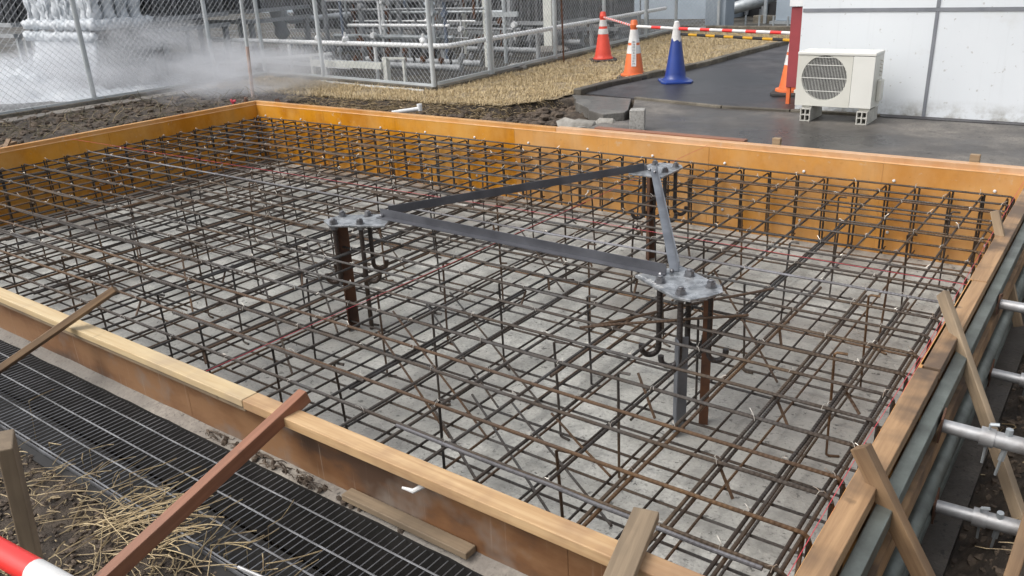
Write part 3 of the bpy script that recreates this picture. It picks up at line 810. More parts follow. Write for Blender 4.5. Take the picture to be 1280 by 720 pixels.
for k, Y in enumerate(xy_y):
    a, b = jit(.006), jit(.006)
    grey = k == len(xy_y)-2
    pts = [(.055, Y+a, -.50+jit(.02)), (.055, Y+a, zt-.03), (.062, Y+a, zt-.01), (.08, Y+a, zt)] + wav((.10, Y+a, zt), (W-.10, Y+b, zt), 14, .007)[1:-1] + [(W-.08, Y+b, zt), (W-.062, Y+b, zt-.01), (W-.055, Y+b, zt-.03), (W-.055, Y+b, -.50+jit(.02))]
    m = MB(); m.tube(pts, rb*1.05, 8)
    m.build('top_long_bar', pick(MX), cage, True)
    if k % 2 == 1 or k in (20, 21):     # lap splice
        x0 = random.uniform(.3, 4.6) if k < 20 else (6.3 if k == 21 else 4.6); L = u_(1.0,2.4) if k < 20 else 1.35
        m = MB(); m.tube(wav((x0, Y+a-.016, zt-.001), (x0+L, Y+(a+b)/2-.017, zt-.001), 8, .004), rb*1.05, 8); m.build('lap_bar', M['rebar_grey'] if grey else pick(MX), cage, True)
tx = [.10+.2075*k for k in range(36)]
tx = [x for x in tx if x < 6.98] + [7.135, 7.34, 7.525, 7.678]
zy = zt - .0145
for k, X in enumerate(tx):
    a, b = jit(.006), jit(.006)
    pts = [(X+a, -.052, -.60+jit(.02)), (X+a, -.052, zy-.03), (X+a, -.058, zy-.01), (X+a, -.075, zy)] + wav((X+a, -.10, zy), (X+b, -D+.10, zy), 10, .006)[1:-1] + [(X+b, -D+.075, zy), (X+b, -D+.058, zy-.01), (X+b, -D+.052, zy-.03), (X+b, -D+.052, -.42+jit(.03))]
    m = MB(); m.tube(pts, rb, 8); m.build('top_cross_bar', pick(MY), cage, True)
    if random.random() < .45 or X > 7:
        y0 = -D+.12+u_(0,1.6) if X < 7 else -D+.12; L = u_(.9,2.4) if X < 7 else 2.2
        m = MB(); m.tube(wav((X+b+.017, y0, zy-.001), (X+b+.018, y0+L, zy-.001), 6, .004), rb, 8); m.build('lap_bar', pick(MY), cage, True)
zb = -H+.062
for k in range(22):
    Y = -.11 - .2007*k + jit(.012)
    m = MB(); m.tube(wav((.06, Y, zb), (W-.06, Y+jit(.015), zb), 8, .006), .0062, 6); m.build('bottom_long_bar', pick(MY), cage, True)
    if k < 18:
        m = MB(); x0_ = u_(.2,2.0); m.tube(wav((x0_, Y-.03, zb), (x0_+u_(2,4.2), Y-.03+jit(.02), zb), 8, .006), .0062, 6); m.build('bottom_long_bar', M['rebar_dark'], cage, True)
for k in range(37):
    X = .17 + .2065*k + jit(.015)
    m = MB(); m.tube(wav((X, -.06, zb+.0135), (X+jit(.02), -D+.06, zb+.0135), 8, .006), .0062, 6); m.build('bottom_cross_bar', pick(MY), cage, True)
    if X < 6.6 and k % 2:
        m = MB(); y0 = -u_(.3,1.5); m.tube(wav((X+.03, y0, zb+.0135), (X+.03+jit(.03), y0-u_(1.6,2.8), zb+.0135), 8, .006), .0062, 6); m.build('bottom_cross_bar', M['rebar_dark'], cage, True)
for z in (-.22,-.32,-.42,-.51):
    m = MB(); m.tube(wav((.07,-.066,z),(W-.07,-.066,z), 12, .006), .0062, 6); m.build('side_bar', M['rebar'], cage, True)
for z in (-.24,-.36,-.48):
    for Y in (-D+.066,):
        m = MB(); m.tube(wav((.07,Y,z),(W-.07,Y,z), 12, .006), .0062, 6); m.build('side_bar', M['rebar_dark'], cage, True)
    for X in (.069, W-.069):
        m = MB(); m.tube(wav((X,-.07,z),(X,-D+.07,z), 12, .006), .0062, 6); m.build('side_bar', M['rebar_rust'] if X > 1 else M['rebar'], cage, True)
# thicker vertical bars tied along the walls
for k, X in enumerate(tx):
    m = MB(); m.tube([(X+.019+jit(.004), -.058, zt-.004), (X+.019+jit(.006), -.058, -.35), (X+.019+jit(.006), -.056, -H+.02)], .0070, 7); m.build('wall_bar', M['rebar_dark'], cage, True)
for k, Y in enumerate(xy_y):
    for X in (.056, W-.056):
        m = MB(); m.tube([(X, Y-.018+jit(.004), zt-.004), (X, Y-.018+jit(.005), -.35), (X, Y-.018+jit(.006), -H+.02)], .0070, 7); m.build('wall_bar', M['rebar_dark'], cage, True)
# standing support bars, with a small hook over the top bars
sup = 0
for i in range(14):
    for j in range(7):
        X = .42 + i*.533 + jit(.09); Y = -.42 - j*.58 + jit(.09)
        if Y < -D+.15: continue
        if sup >= 96: break
        sup += 1
        lx, ly = jit(.022), jit(.022)
        m = MB(); m.tube([(X+lx+.05, Y+ly+.01, zt-.028), (X+lx+.010, Y+ly, zt-.026), (X+lx, Y+ly, zt-.036), (X+lx*.5, Y+ly*.5, -.36), (X, Y, -H+.012), (X+.012, Y, -H+.007), (X+.05, Y+jit(.03), -H+.007)], .0062, 6)
        m.build('support_bar', pick([('rebar_rust',.25),('rebar',.35),('rebar_dark',.4)]), cage, True)
# slanting bars
dg = [((5.36,-3.38,-.30),(6.01,-3.615,-.58)),((5.24,-3.15,-.30),(6.154,-3.524,-.58)),((5.077,-2.723,-.45),(6.027,-3.281,-.58)),((5.07,-2.503,-.45),(6.224,-3.176,-.58)),
      ((6.095,-3.798,-.30),(6.634,-4.12,-.35)),((6.0,-3.43,-.45),(6.80,-3.94,-.5)),((6.15,-3.34,-.48),(6.98,-3.85,-.5)),((6.31,-3.236,-.55),(6.78,-3.511,-.56)),
      ((6.79,-3.30,-.18),(6.92,-3.40,-.30)),((3.9,-2.6,-.3),(4.7,-3.1,-.57)),((3.7,-2.35,-.4),(4.6,-2.85,-.57)),((4.2,-3.2,-.3),(4.9,-3.6,-.57)),((3.4,-1.6,-.4),(4.3,-2.1,-.57)),((2.5,-1.9,-.4),(3.3,-2.4,-.57)),((6.55,-2.0,-.2),(7.1,-2.5,-.5)),((1.4,-1.2,-.4),(2.3,-1.7,-.57)),((4.8,-1.4,-.4),(5.5,-1.9,-.57)),((3.0,-3.0,-.35),(3.7,-3.4,-.57)),((2.0,-2.8,-.35),(2.8,-3.2,-.57))]
for p, q in dg:
    m = MB(); m.tube(wav(p, q, 4, .004), .0062, 6); m.build('slanting_bar', pick([('rebar',.6),('rebar_rust',.4)]), cage, True)
# two loose bars tied near the template frame
for p, q in (((6.44,-3.19,-.10),(7.02,-2.72,-.085)), ((6.47,-3.14,-.103),(7.0,-2.36,-.09))):
    m = MB(); m.tube(wav(p, q, 6, .008), .0065, 6); m.build('slanting_bar', M['rebar_rust'], cage, True)
for k in range(22):       # short bar ends sticking down from the crossings
    X = random.choice(tx[20:])+.01; Y = random.choice(xy_y[8:])+.01; a = u_(4.9,5.9); L = u_(.06,.12)
    m = MB(); m.tube([(X,Y,zt-.02),(X+math.cos(a)*L*.8,Y+math.sin(a)*L*.8,zt-.02-L*.7)], .0062, 6); m.build('bar_end', M['rebar_rust'], cage, True)
# tie wires at the crossings
def tie(m, X, Y, z, s=1):
    a = random.uniform(0, 3.14); c, s_ = math.cos(a), math.sin(a); r = .0012*s
    pts = [(X+c*.016, Y+s_*.016, z-.004), (X+c*.007, Y+s_*.007, z+.011), (X-c*.007, Y-s_*.007, z+.0115), (X-c*.016, Y-s_*.016, z-.005)]
    m.tube(pts, r, 4)
    e = Vector((X+u_(-.008,.008), Y+u_(-.008,.008), z+.009)); b = u_(0,6.28)
    pts = [e, e+Vector((math.cos(b)*.008, math.sin(b)*.008, .008)), e+Vector((math.cos(b)*.02, math.sin(b)*.02, .006+u_(-.012,.014)))]
    m.tube(pts, r*1.1, 4)
cross = [(X, Y) for i, X in enumerate(tx) for j, Y in enumerate(xy_y) if (i+j) % 2 == 0 or random.random() < .15]
cross.sort(key=lambda q: (q[0]-8.2)**2 + (q[1]+5.97)**2)
for X, Y in cross[:96]:
    m = MB(); tie(m, X, Y, zt); m.build('tie_wire', M['wire'], cage)
m = MB()
for X, Y in cross[96:]: tie(m, X, Y, zt, 1.25)
o = m.build('tie_wires', M['wire'], cage); o['kind'] = 'stuff'
# concrete spacer blocks and loops near the front wall
for k in range(9):
    X = 4.6+.16*k+jit(.04); Y = -D+.09+jit(.02)
    m = MB(); m.tube([(X+.022*math.cos(q*1.05), Y+.022*math.sin(q*1.05), -.16+.002*q) for q in range(7)] , .0035, 5)
    m.tube([(X,Y,-.16),(X+.09,Y+.03,-.145)], .003, 5); m.build('wire_loop', M['rebar_dark'], cage, True)

# ------------------------------------------------------------------ anchor bolt template frame
fr = thing('anchor_bolt_frame', (5.69,-2.27,-H), 'triangular grey steel template frame holding anchor bolts above the rebar', 'steel frame')
def Lpost(m, c, a, s, z0, z1, th=.006):
    c = Vector((c[0], c[1], 0)); u = Vector((math.cos(a), math.sin(a), 0)); v = Vector((-u.y, u.x, 0))
    poly = [c, c+u*s, c+u*s+v*th, c+u*th+v*th, c+u*th+v*s, c+v*s]
    m.prism([(q.x, q.y) for q in poly], z0, z1)
plates = [((4.653,-2.850), 209), ((6.767,-2.830), -29), ((5.680,-.945), 90)]
zp = .032
for k, (c, ang) in enumerate(plates):
    T = Matrix.Translation((c[0], c[1], 0)) @ Matrix.Rotation(R(ang), 4, 'Z')
    m = MB(); m.xf = T
    poly = [(-.215,-.125),(.095,-.125),(.155,-.085),(.165,0),(.155,.085),(.095,.125),(-.215,.125)]
    if k == 0: poly = [(-.235,-.115),(.10,-.105),(.17,0),(.10,.105),(-.235,.115)]
    m.prism(poly, zp, zp+.012)
    pl = m.build('base_plate', M['plate'], fr, bevel=.0015)
    if k == 0: pl['label'] = 'pale grey plate with shiny bolts'
    for sx in (-1, 1):
        for sy in (-1, 1):
            m = MB(); m.xf = T @ Matrix.Translation((sx*.079, sy*.079, 0))
            m.lathe([(.026,zp+.0125),(.026,zp+.016)], 20)
            n6 = [(.021*math.cos(R(60*q+17*sx)), .021*math.sin(R(60*q+17*sx))) for q in range(6)]
            m.prism(n6, zp+.0165, zp+.036); m.lathe([(.0125,zp+.0365),(.0125,zp+.043),(.010,zp+.045)], 12)
            subpart(m, 'nut', M['nut'], pl, fr)
            b = MB(); b.xf = T @ Matrix.Translation((sx*.079, sy*.079, 0))
            zz = -.265+u_(-.015,.015); rr = .040
            hx, hy = math.cos(R(37-ang)), math.sin(R(37-ang))
            pts = [(0,0,zp+.0115),(0,0,-.2),(0,0,zz)] + [(rr-rr*math.cos(R(q)), 0, zz-rr*math.sin(R(q))) for q in (22,45,67,90,112,135,157,180)] + [(2*rr,0,zz+.015)]
            sg = 1 if sx*hx+sy*hy > 0 else -1
            pts = [(x_*hx*sg, x_*hy*sg, z_) for x_, y_, z_ in pts]
            b.tube(pts, .0135, 10); b.build('anchor_bolt', M['boltdark'], fr, True)
            b = MB(); b.xf = T @ Matrix.Translation((sx*.079, sy*.079, 0)); n6 = [(.024*math.cos(R(60*q)), .024*math.sin(R(60*q))) for q in range(6)]
            b.prism(n6, zp-.020, zp-.001); b.build('lower_nut', M['nut'], fr)
    foot = [(4.609,-2.899),(6.805,-2.925),(5.592,-.90)][k]
    if k == 1:
        m = MB(); Lpost(m, (foot[0]-.03, foot[1]-.01), R(-50), .06, -H, -.17); m.build('leg', M['angle_light'], fr)
        m = MB(); Lpost(m, (6.89,-2.80), R(120), .042, -H, -.02); m.build('leg', M['rust'], fr)
    else:
        m = MB(); Lpost(m, (foot[0]-.035, foot[1]), R(-45), .065, -H, zp-.001); m.build('leg', M['rust'], fr)
        m = MB(); m.tube([(foot[0]+.10, foot[1]+.06, -H), (foot[0]+.10, foot[1]+.06, -.25)], .014, 8); m.build('leg', M['rebar_dark'], fr, True)
def angle_beam(p, q, side, mat, flip=1):
    p = Vector(p); q = Vector(q); d = (q-p).normalized(); s = Vector((-d.y, d.x, 0))*side
    m = MB(); z0 = zp+.0125
    poly = [(0,0),(.042,0),(.042,.005),(.005,.005),(.005,.050),(0,.050)]
    i = []
    for P_ in (p, q):
        for a_, b_ in poly: i.append(m.av(P_ + s*a_ + Vector((0,0,z0+b_))))
    n = 6
    m.af(list(range(n))); m.af(list(range(2*n-1, n-1, -1)))
    for j in range(n): m.af([j, n+j, n+(j+1)%n, (j+1)%n])
    return m.build('angle_beam', mat, fr)
angle_beam((4.765,-2.715,0), (6.640,-2.760,0), -1, M['angle'])
angle_beam((4.775,-2.66,0), (5.615,-1.05,0), 1, M['angle'])
b3 = angle_beam((5.70,-1.03,0), (6.675,-2.70,0), -1, M['angle_light'])
for X, Y in ((4.79,-2.735),(4.80,-2.67),(5.66,-1.06),(6.63,-2.80),(6.655,-2.735),(5.72,-1.1)):
    m = MB(); m.lathe([(.011,zp+.018),(.011,zp+.028),(.006,zp+.034)], 6, (X,Y,0)); m.build('clamp_bolt', M['nut'], fr)
# chalk marks on the nearest plate
m = MB(); T = Matrix.Translation((6.767,-2.830,0)) @ Matrix.Rotation(R(-29), 4, 'Z'); m.xf = T
zc = zp+.0135
def stroke(a, b, w=.0035):
    a = Vector((*a, 0)); b = Vector((*b, 0)); d = (b-a).normalized(); s = Vector((-d.y, d.x, 0))*w
    m.quad((a.x-s.x,a.y-s.y,zc),(b.x-s.x,b.y-s.y,zc),(b.x+s.x,b.y+s.y,zc),(a.x+s.x,a.y+s.y,zc))
X0 = -.205
for seg in (((0,-.112),(.012,-.098)),((0,-.112),(.014,-.12)),((.0,-.112),(.03,-.112)),((.045,-.108),(.06,-.108)),((.075,-.118),(.075,-.098)),((.075,-.098),(.087,-.100)),((.087,-.10),(.085,-.118)),((.1,-.118),(.112,-.098)),((.112,-.118),(.1,-.098)),((.125,-.118),(.125,-.098)),((.125,-.108),(.137,-.108)),((.137,-.108),(.137,-.119)),((.15,-.117),(.162,-.117)),((.156,-.117),(.156,-.100)),((.175,-.118),(.175,-.100)),((.185,-.118),(.185,-.10))):
    stroke((seg[0][0]+X0, seg[0][1]), (seg[1][0]+X0, seg[1][1]), .0022)
mk = m.build('chalk_marks', M['white_plastic'], fr)

# red strings
def string(pts, label):
    m = MB(); m.tube(pts, .0011, 5); single(m, 'red_string', M['string'], label, 'string', 'red setting out strings')
string([(-.01,-2.165,.008),(2.6,-2.14,.004),(5.4,-2.10,.003),(7.775,-2.145,.006)], 'thin red string stretched across the pit from left to right')
string([(5.555,-4.45,.004),(5.585,-3.2,.003),(5.592,-2.2,.003),(5.60,.01,.009)], 'thin red string stretched from the front to the back formwork')
string([(7.748,-.03,-.01),(7.744,-1.4,-.018),(7.75,-2.8,-.022),(7.738,-3.6,-.03),(7.748,-4.4,-.026)], 'frayed red string running along the inside of the right formwork')
string([(7.752,-2.3,-.05),(7.741,-2.9,-.075),(7.755,-3.4,-.055),(7.742,-3.9,-.085),(7.752,-4.4,-.06)], 'second red string hanging lower inside the right formwork')

# ------------------------------------------------------------------ bits behind the back wall
mb = MB(); mb.xf = Matrix.Translation((4.71,.52,-.05)) @ Matrix.Rotation(R(24), 4, 'Z')
mb.prism([(-.065,-.06),(.065,-.06),(.068,.06),(-.062,.06)], 0, .205)
single(mb, 'concrete_post_stub', M['stub'], 'square grey concrete stub standing behind the back formwork', 'concrete block', bevel=.006)
mb = MB(); mb.box(4.52, 5.86, .10, .17, -.03, .052)
single(mb, 'plank', M['board_red'], 'reddish brown plank lying on the pavement behind the back formwork', 'plank', bevel=.003)
for k, (X, lab) in enumerate(((6.10,'small wooden peg behind the back formwork, below the air conditioner'),(7.43,'small wooden peg behind the back formwork, farther right below the white wall'))):
    mb = MB(); mb.box(X-.03, X+.03, .115, .155, -.06, .085); single(mb, 'wooden_peg', M['board_pale'], lab, 'peg', 'wooden pegs behind the back formwork', bevel=.003)
mb = MB(); mb.tube([(1.90,.30,-.02),(2.10,.52,.0)], .022, 12); mb.tube([(2.10,.52,-.02),(2.10,.52,.05)], .028, 12)
single(mb, 'drain_pipe', M['white_pipe'], 'short white plastic pipe end on the soil behind the formwork', 'pipe', smooth=True)
mb = MB()
pp = [Vector((-.2,.16,-.03))]
mb.tube([(-.15,.16,-.035),(2.9,.13,-.03),(4.1,.16,-.03)], .016, 8)
single(mb, 'rusty_pipe', M['clod_red'], 'long reddish rusty pipe lying against the back formwork', 'pipe', smooth=True)
mb = MB(); mb.tube([(-.62,.42,-.08),(-.60,.44,.60)], .021, 12); mb.cur = 1; mb.tube([(-.60,.44,.601),(-.575,.46,1.9)], .021, 12)
single(mb, 'steel_pole', [M['pole_foot'], M['galv_fence']], 'thin upright steel pole with pinkish faded foot behind the left corner of the formwork', 'pole', smooth=True)
mb = MB(); mb.box(-.30,-.26,.05,.09,-.05,.035); mb.blob((-.27,.07,.05), .022, 3, 1)
single(mb, 'rusty_peg', M['rust'], 'small rusty peg at the left corner of the formwork', 'peg')
mb = MB(); mb.blob((-.42,-.02,.02), .03, 5, 2, .6, (1.2,.6,.8))
single(mb, 'pink_ribbon', M['string'], 'knot of bright pink ribbon beside the left corner of the formwork', 'ribbon')
mb = MB(); mb.bar((.32,.11,-.03),(.22,.13,.055), .05, .02)
single(mb, 'rusty_clamp', M['rust'], 'bent rusty clamp sticking up behind the back formwork near the steam', 'clamp')
mb = MB(); mb.bar((-.18,-2.75,-.05),(-.26,-2.62,.07), .045, .02); mb.bar((-.3,-2.9,-.03),(-.45,-2.5,-.0), .06, .03)
single(mb, 'wood_offcut', M['board_tan'], 'brown wood offcuts lying left of the formwork', 'offcut')

# ------------------------------------------------------------------ white building and air conditioner
bl = thing('white_building', (9.5, 3.5, -.03), 'white panelled building at the right, with grey joints between its panels', 'building')
m = MB(); m.box(5.592, 14, 2.03, 8, -.05, 3.4); m.build('wall', M['wall'], bl)
m = MB(); m.box(5.60, 14, 2.022, 2.0295, .855, .885); m.build('joint', M['joint'], bl)
for X in (6.73, 9.0, 11.3):
    m = MB(); m.box(X-.013, X+.013, 2.020, 2.0295, -.03, .8545); m.build('joint', M['joint'], bl)
    m = MB(); m.box(X-.013, X+.013, 2.020, 2.0295, .8855, 3.4); m.build('joint', M['joint'], bl)
m = MB(); m.box(5.55, 14.1, 1.98, 8.05, 3.401, 3.55); m.build('roof', M['bluegrey'], bl)

rc = thing('red_cabinet', (5.44, 2.45, -.03), 'narrow red painted steel cabinet at the left corner of the white building', 'cabinet')
m = MB(); m.box(5.415, 5.575, 2.25, 2.65, .135, .885); m.build('body', M['red_paint'], rc, bevel=.004)
m = MB(); m.box(5.40, 5.585, 2.23, 2.67, .890, 1.0); m.build('top', M['white_pipe'], rc, bevel=.004)
for Y in (2.28, 2.62):
    m = MB(); m.box(5.42, 5.455, Y-.02, Y+.02, -.03, .134); m.build('leg', M['cone_orange'], rc)
m = MB(); m.box(5.408, 5.4145, 2.30, 2.60, .18, .82); m.build('door', M['red_paint'], rc)

ac = thing('air_conditioner', (6.09, 1.62, -.03), 'ivory air conditioner outdoor unit with round fan grille, by the white wall', 'air conditioner')
x0, x1, y0, y1, z0, z1 = 5.770, 6.415, 1.475, 1.745, .105, .565
fx, fz, fr_ = 6.005, .345, .192
m = MB()
# front with a round opening
n = 48; ring = []; outer = []
def onrect(a):
    c, s = math.cos(a), math.sin(a); L, Rr_, B, Tp = x0-fx, 6.235-fx, z0-fz, z1-.028-fz
    k = min((Rr_/c if c > 1e-6 else 9), (L/c if c < -1e-6 else 9), (Tp/s if s > 1e-6 else 9), (B/s if s < -1e-6 else 9)); return (fx+c*k, fz+s*k)
angs = sorted(set([2*math.pi*q/n for q in range(n)] + [math.atan2(zz-fz, xx-fx) % (2*math.pi) for xx in (x0, 6.235) for zz in (z0, z1-.028)]))
ri = [m.av((fx+fr_*math.cos(a), y0, fz+fr_*math.sin(a))) for a in angs]; ro = [m.av((onrect(a)[0], y0, onrect(a)[1])) for a in angs]
rd = [m.av((fx+(fr_-.006)*math.cos(a), y0+.03, fz+(fr_-.006)*math.sin(a))) for a in angs]
for j in range(len(angs)):
    k = (j+1) % len(angs); m.af([ri[j], ri[k], ro[k], ro[j]][::-1]); m.af([rd[j], rd[k], ri[k], ri[j]][::-1])
m.build('front_panel', M['ac'], ac)
m = MB(); m.box(6.2375, x1, y0-.004, y0+.01, z0, z1-.030); m.build('service_panel', M['ac_top'], ac, bevel=.004)
m = MB(); m.box(x0-.002, x1+.004, y0-.008, y1+.004, z1-.027, z1); m.build('top_cover', M['ac_top'], ac, bevel=.006)
m = MB(); m.box(x0, x0+.004, y0+.001, y1, z0, z1-.0275); m.box(x1-.004, x1, y0+.011, y1, z0, z1-.0275); m.box(x0+.005, x1-.005, y1-.004, y1, z0, z1-.0275); m.box(x0+.005, x1-.005, y0+.031, y1-.005, z0, z0+.006)
m.build('casing', M['ac'], ac)
m = MB(); m.box(x1+.001, x1+.035, 1.60, 1.70, .15, .33); m.build('valve_cover', M['ac'], ac, bevel=.008)
m = MB()
for q in range(5): m.tube([(x1+.0,1.65,.37+q*.03),(x1+.02,1.65,.365+q*.03)], .007, 6)
m.build('side_louvres', M['ac'], ac)
m = MB(); m.box(x0+.01, 6.23, y0+.06, y0+.065, z0+.01, z1-.03); m.build('fan_cavity', M['fin'], ac)
m = MB(); m.tube([(fx,y0+.058,fz),(fx,y0+.035,fz)], .04, 16)
for q in range(3):
    a = 2*math.pi*q/3; 
    pts = []
    i = []
    for rr, da in ((.04,-.5),(.165,-.75),(.165,.15),(.04,.4)):
        i.append(m.av((fx+rr*math.cos(a+da), y0+(.055 if da < 0 else .038), fz+rr*math.sin(a+da))))
    m.af(i)
m.build('fan', M['dark'], ac)
m = MB(); q = -fr_
while q < fr_:
    hgt = math.sqrt(max(0, fr_**2-q*q))*.99
    if hgt > .01: m.tube([(fx+q, y0+.006, fz-hgt), (fx+q, y0+.006, fz+hgt)], .0020, 4, False)
    q += .0125
for dz in (-.11,-.02+.02,.11,.175):
    hw = math.sqrt(max(0, fr_**2-dz*dz)); m.box(fx-hw, fx+hw, y0+.001, y0+.004, fz+dz-.0028, fz+dz+.0028)
m.build('fan_grille', M['ac_top'], ac)
m = MB(); m.box(x0-.035, x0-.001, y0+.06, y0+.10, .20, .225); m.build('bracket', M['ac'], ac)
for X in (5.845, 6.330):
    m = MB(); m.box(X-.015, X+.10-.03, y0+.02, y0+.05, .083, .1045); m.box(X-.015, X+.07, y1-.06, y1-.03, .083, .1045); m.build('foot', M['ac'], ac)
for k, X in enumerate((5.875, 6.355)):
    m = MB(); w = .044; yb0, yb1 = 1.455, 1.80; zz0, zz1 = -.030, .0825
    # a block with four square holes on its front end
    th = .009; xs_ = [X-w, X-w+th, X-th/2, X+th/2, X+w-th, X+w]; zs_ = [zz0, zz0+th, (zz0+zz1)/2-th/2, (zz0+zz1)/2+th/2, zz1-th, zz1]
    for i in (0,2,4): m.box(xs_[i], xs_[i+1], yb0, yb1, zz0, zz1)
    for i in (0,2,4):
        m.box(xs_[1]+.0002, xs_[2]-.0002, yb0+.0005, yb1-.0005, zs_[i]+(.0002 if i==0 else 0), zs_[i+1]-.0002); m.box(xs_[3]+.0002, xs_[4]-.0002, yb0+.0005, yb1-.0005, zs_[i]+(.0002 if i==0 else 0), zs_[i+1]-.0002)
    single(m, 'support_block', M['block'], ('left','right')[k]+' pale hollow block carrying the air conditioner', 'block', 'blocks under the air conditioner')

# ------------------------------------------------------------------ fences
def fence(p0, p1, posts, label, kerb=True, zb=.03, ztop=1.82, extra=0, rails=True):
    p0 = Vector((*p0, 0)); p1 = Vector((*p1, 0)); d = p1-p0; L = d.length; d.normalize()
    t = thing('chain_link_fence', ((p0+p1)/2 + Vector((0,0,-.03))), label, 'fence', 'chain link fence around the gas plant')
    for s_ in posts:
        P_ = p0+d*s_; m = MB(); m.tube([P_+Vector((0,0,-.1)), P_+Vector((0,0,1.85))], .030, 12); m.build('post', M['galv_fence'], t, True)
    nrm = Vector((-d.y, d.x, 0))
    for z in (zb, ztop):
        m = MB(); m.bar(p0+Vector((0,0,z)), p1+Vector((0,0,z)), .03, .035); m.build('rail', M['galv_fence'], t)
    m = MB(); pitch = .080; hh = ztop-zb-.04; r = .0021
    k = -int(hh/pitch)-1
    while k*pitch < L:
        for sgn in (1, -1):
            a0 = k*pitch; a1 = a0+hh
            za, zb_ = zb+.02, ztop-.02
            s0, s1 = max(0, a0), min(L, a1)
            if s1-s0 < .01: continue
            f0, f1 = (s0-a0)/hh, (s1-a0)/hh
            if sgn < 0: f0, f1 = 1-f0, 1-f1
            P0 = p0+d*s0+Vector((0,0,za+(zb_-za)*f0))+nrm*sgn*.002; P1 = p0+d*s1+Vector((0,0,za+(zb_-za)*f1))+nrm*sgn*.002
            m.tube([P0, P1], r, 3, False)
        k += 1
    m.build('wire_mesh', M['mesh'], t)
    if kerb:
        m = MB(); m.bar(p0-d*.02+Vector((0,0,-.05)), p1+d*.02+Vector((0,0,-.05)), .13, .14); m.build('kerb', M['kerb'], t, bevel=.008)
    return t
fence((-2.42,-6.0), (-2.50,2.10), [.05,1.7,3.45,5.38,7.2,8.08], 'chain link fence left of the pit, in front of the frosted equipment')
fence((-2.44,2.12), (1.22,1.76), [1.37,3.66], 'chain link fence behind the lawn, parallel to the back formwork')
fence((1.24,1.80), (.66,9.60), [1.16,1.22,2.95,4.6,6.3,7.75], 'chain link fence running away from the pit beside the lawn and cones', zb=.055)
fence((.68,9.64), (1.28,10.2), [.80], 'short chain link fence section beside the grey box in the far corner')
mb = MB(); mb.tube([(1.25,4.62,-.08),(1.22,4.60,1.9)], .013, 8)
single(mb, 'thin_pole', M['rust'], 'thin dark rusty pole standing against the fence beside the lawn', 'pole', smooth=True)
mb = MB(); mb.bar((-.1,1.70,-.01),(1.15,1.62,-.01), .02, .02); mb.bar((-1.0,1.83,-.01),(-.12,1.72,-.01), .02, .02)
single(mb, 'steel_strip', M['white_pipe'], 'white steel strip lying on the lawn below the fence', 'steel strip')
mb = MB(); mb.blob((1.02,3.75,.0), .13, 8, 3, .12, (1.2,1,.6))
single(mb, 'concrete_footing', M['conc_grey'], 'grey concrete lump beside the fence kerb', 'footing', smooth='all')
# kerb strip along the left fence
mb = MB(); mb.box(-2.30,-2.02,-7,1.9,-.12,-.012)
tag(mb.build('fence_kerb_strip', M['conc_dirty'], bevel=.008), kind='structure')

# ------------------------------------------------------------------ gas plant behind the fence
def star(m, x, y, z0, z1, r=.085, n=8, th=.005):
    for q in range(n//2):
        a = math.pi*q/(n//2); m.bar((x-0,y,z0), (x,y,z1), th, 2*r, (math.cos(a), math.sin(a), 0))
def vaporizer(x0, x1, y0, y1, iced, label, step=.2, zl=.86):
    t = thing('vaporizer', ((x0+x1)/2, (y0+y1)/2, -.04), label, 'vaporizer', 'finned vaporizer towers behind the fence')
    X = x0+.1; n = 0
    rnd = random.Random(int(abs(x0*10+y0*7)))
    while X < x1-.05:
        Y = y0+.1
        while Y < y1-.05:
            edge = (X > x1-.3) or (Y < y0+.2)
            m = MB()
            if iced and edge:
                pts = []; rr = []
                for q in range(26):
                    z = .86 + q*.07; pts.append((X+rnd.uniform(-.006,.006), Y+rnd.uniform(-.006,.006), z)); rr.append(.088+.018*math.sin(q*1.7+n)+rnd.uniform(-.008,.008))
                m.tube(pts, rr, 9)
                for q in range(9):
                    a = rnd.uniform(0,6.28); L = rnd.uniform(.1,.5); px_, py_ = X+.085*math.cos(a), Y+.085*math.sin(a); zz = rnd.uniform(.9,1.5)
                    m.tube([(px_,py_,zz+L),(px_,py_,zz)], [.03,.012], 6)
            else: star(m, X, Y, zl+.02, 2.6 if zl > .5 else 1.9)
            m.build('fin_tube', M['ice'] if iced and edge else M['fin_dark'], t, iced and edge and 'all')
            Y += step; n += 1
        X += step
    for z, nm in ((zl,'upper_header'),(zl-.16,'lower_header')):
        if iced:
            for (pa, pb) in (((x0,y0),(x1,y0)),((x1,y0),(x1,y1))):
                if z < .8 and pa[0] == pb[0]: continue
                m = MB(); L = math.hypot(pb[0]-pa[0], pb[1]-pa[1]); k = int(L/.05)
                for q in range(k):
                    f = q/k; m.blob((pa[0]+(pb[0]-pa[0])*f, pa[1]+(pb[1]-pa[1])*f, z+rnd.uniform(-.012,.012)), rnd.uniform(.055,.08), q, 2, .25)
                m.build(nm, M['ice'], t, 'all')
        else:
            m = MB(); m.box(x0, x1, y0-.03, y0+.03, z-.03, z+.03); m.box(x1-.03, x1+.03, y0+.031, y1, z-.03, z+.03); m.build(nm, M['grey_pipe'], t)
    for X in (x0+.05, x1-.05):
        for Y in (y0+.05, y1-.05):
            m = MB(); m.box(X-.035, X+.035, Y-.035, Y+.035, -.05, zl-.2 if iced else zl-.192); m.build('leg', M['grey_pipe'], t)
    return t
vaporizer(-5.6,-3.6,.16,1.05,True,'vaporizer tower thickly coated in white ice, behind the left fence')
vaporizer(-5.6,-3.6,1.15,2.35,False,'grey finned vaporizer tower right of the iced one')
vaporizer(-5.6,-3.6,2.75,4.0,False,'second grey finned vaporizer tower, beyond the first grey one')
vaporizer(-8.0,-5.9,.1,1.2,False,'grey finned vaporizer tower at the far left behind the iced one')
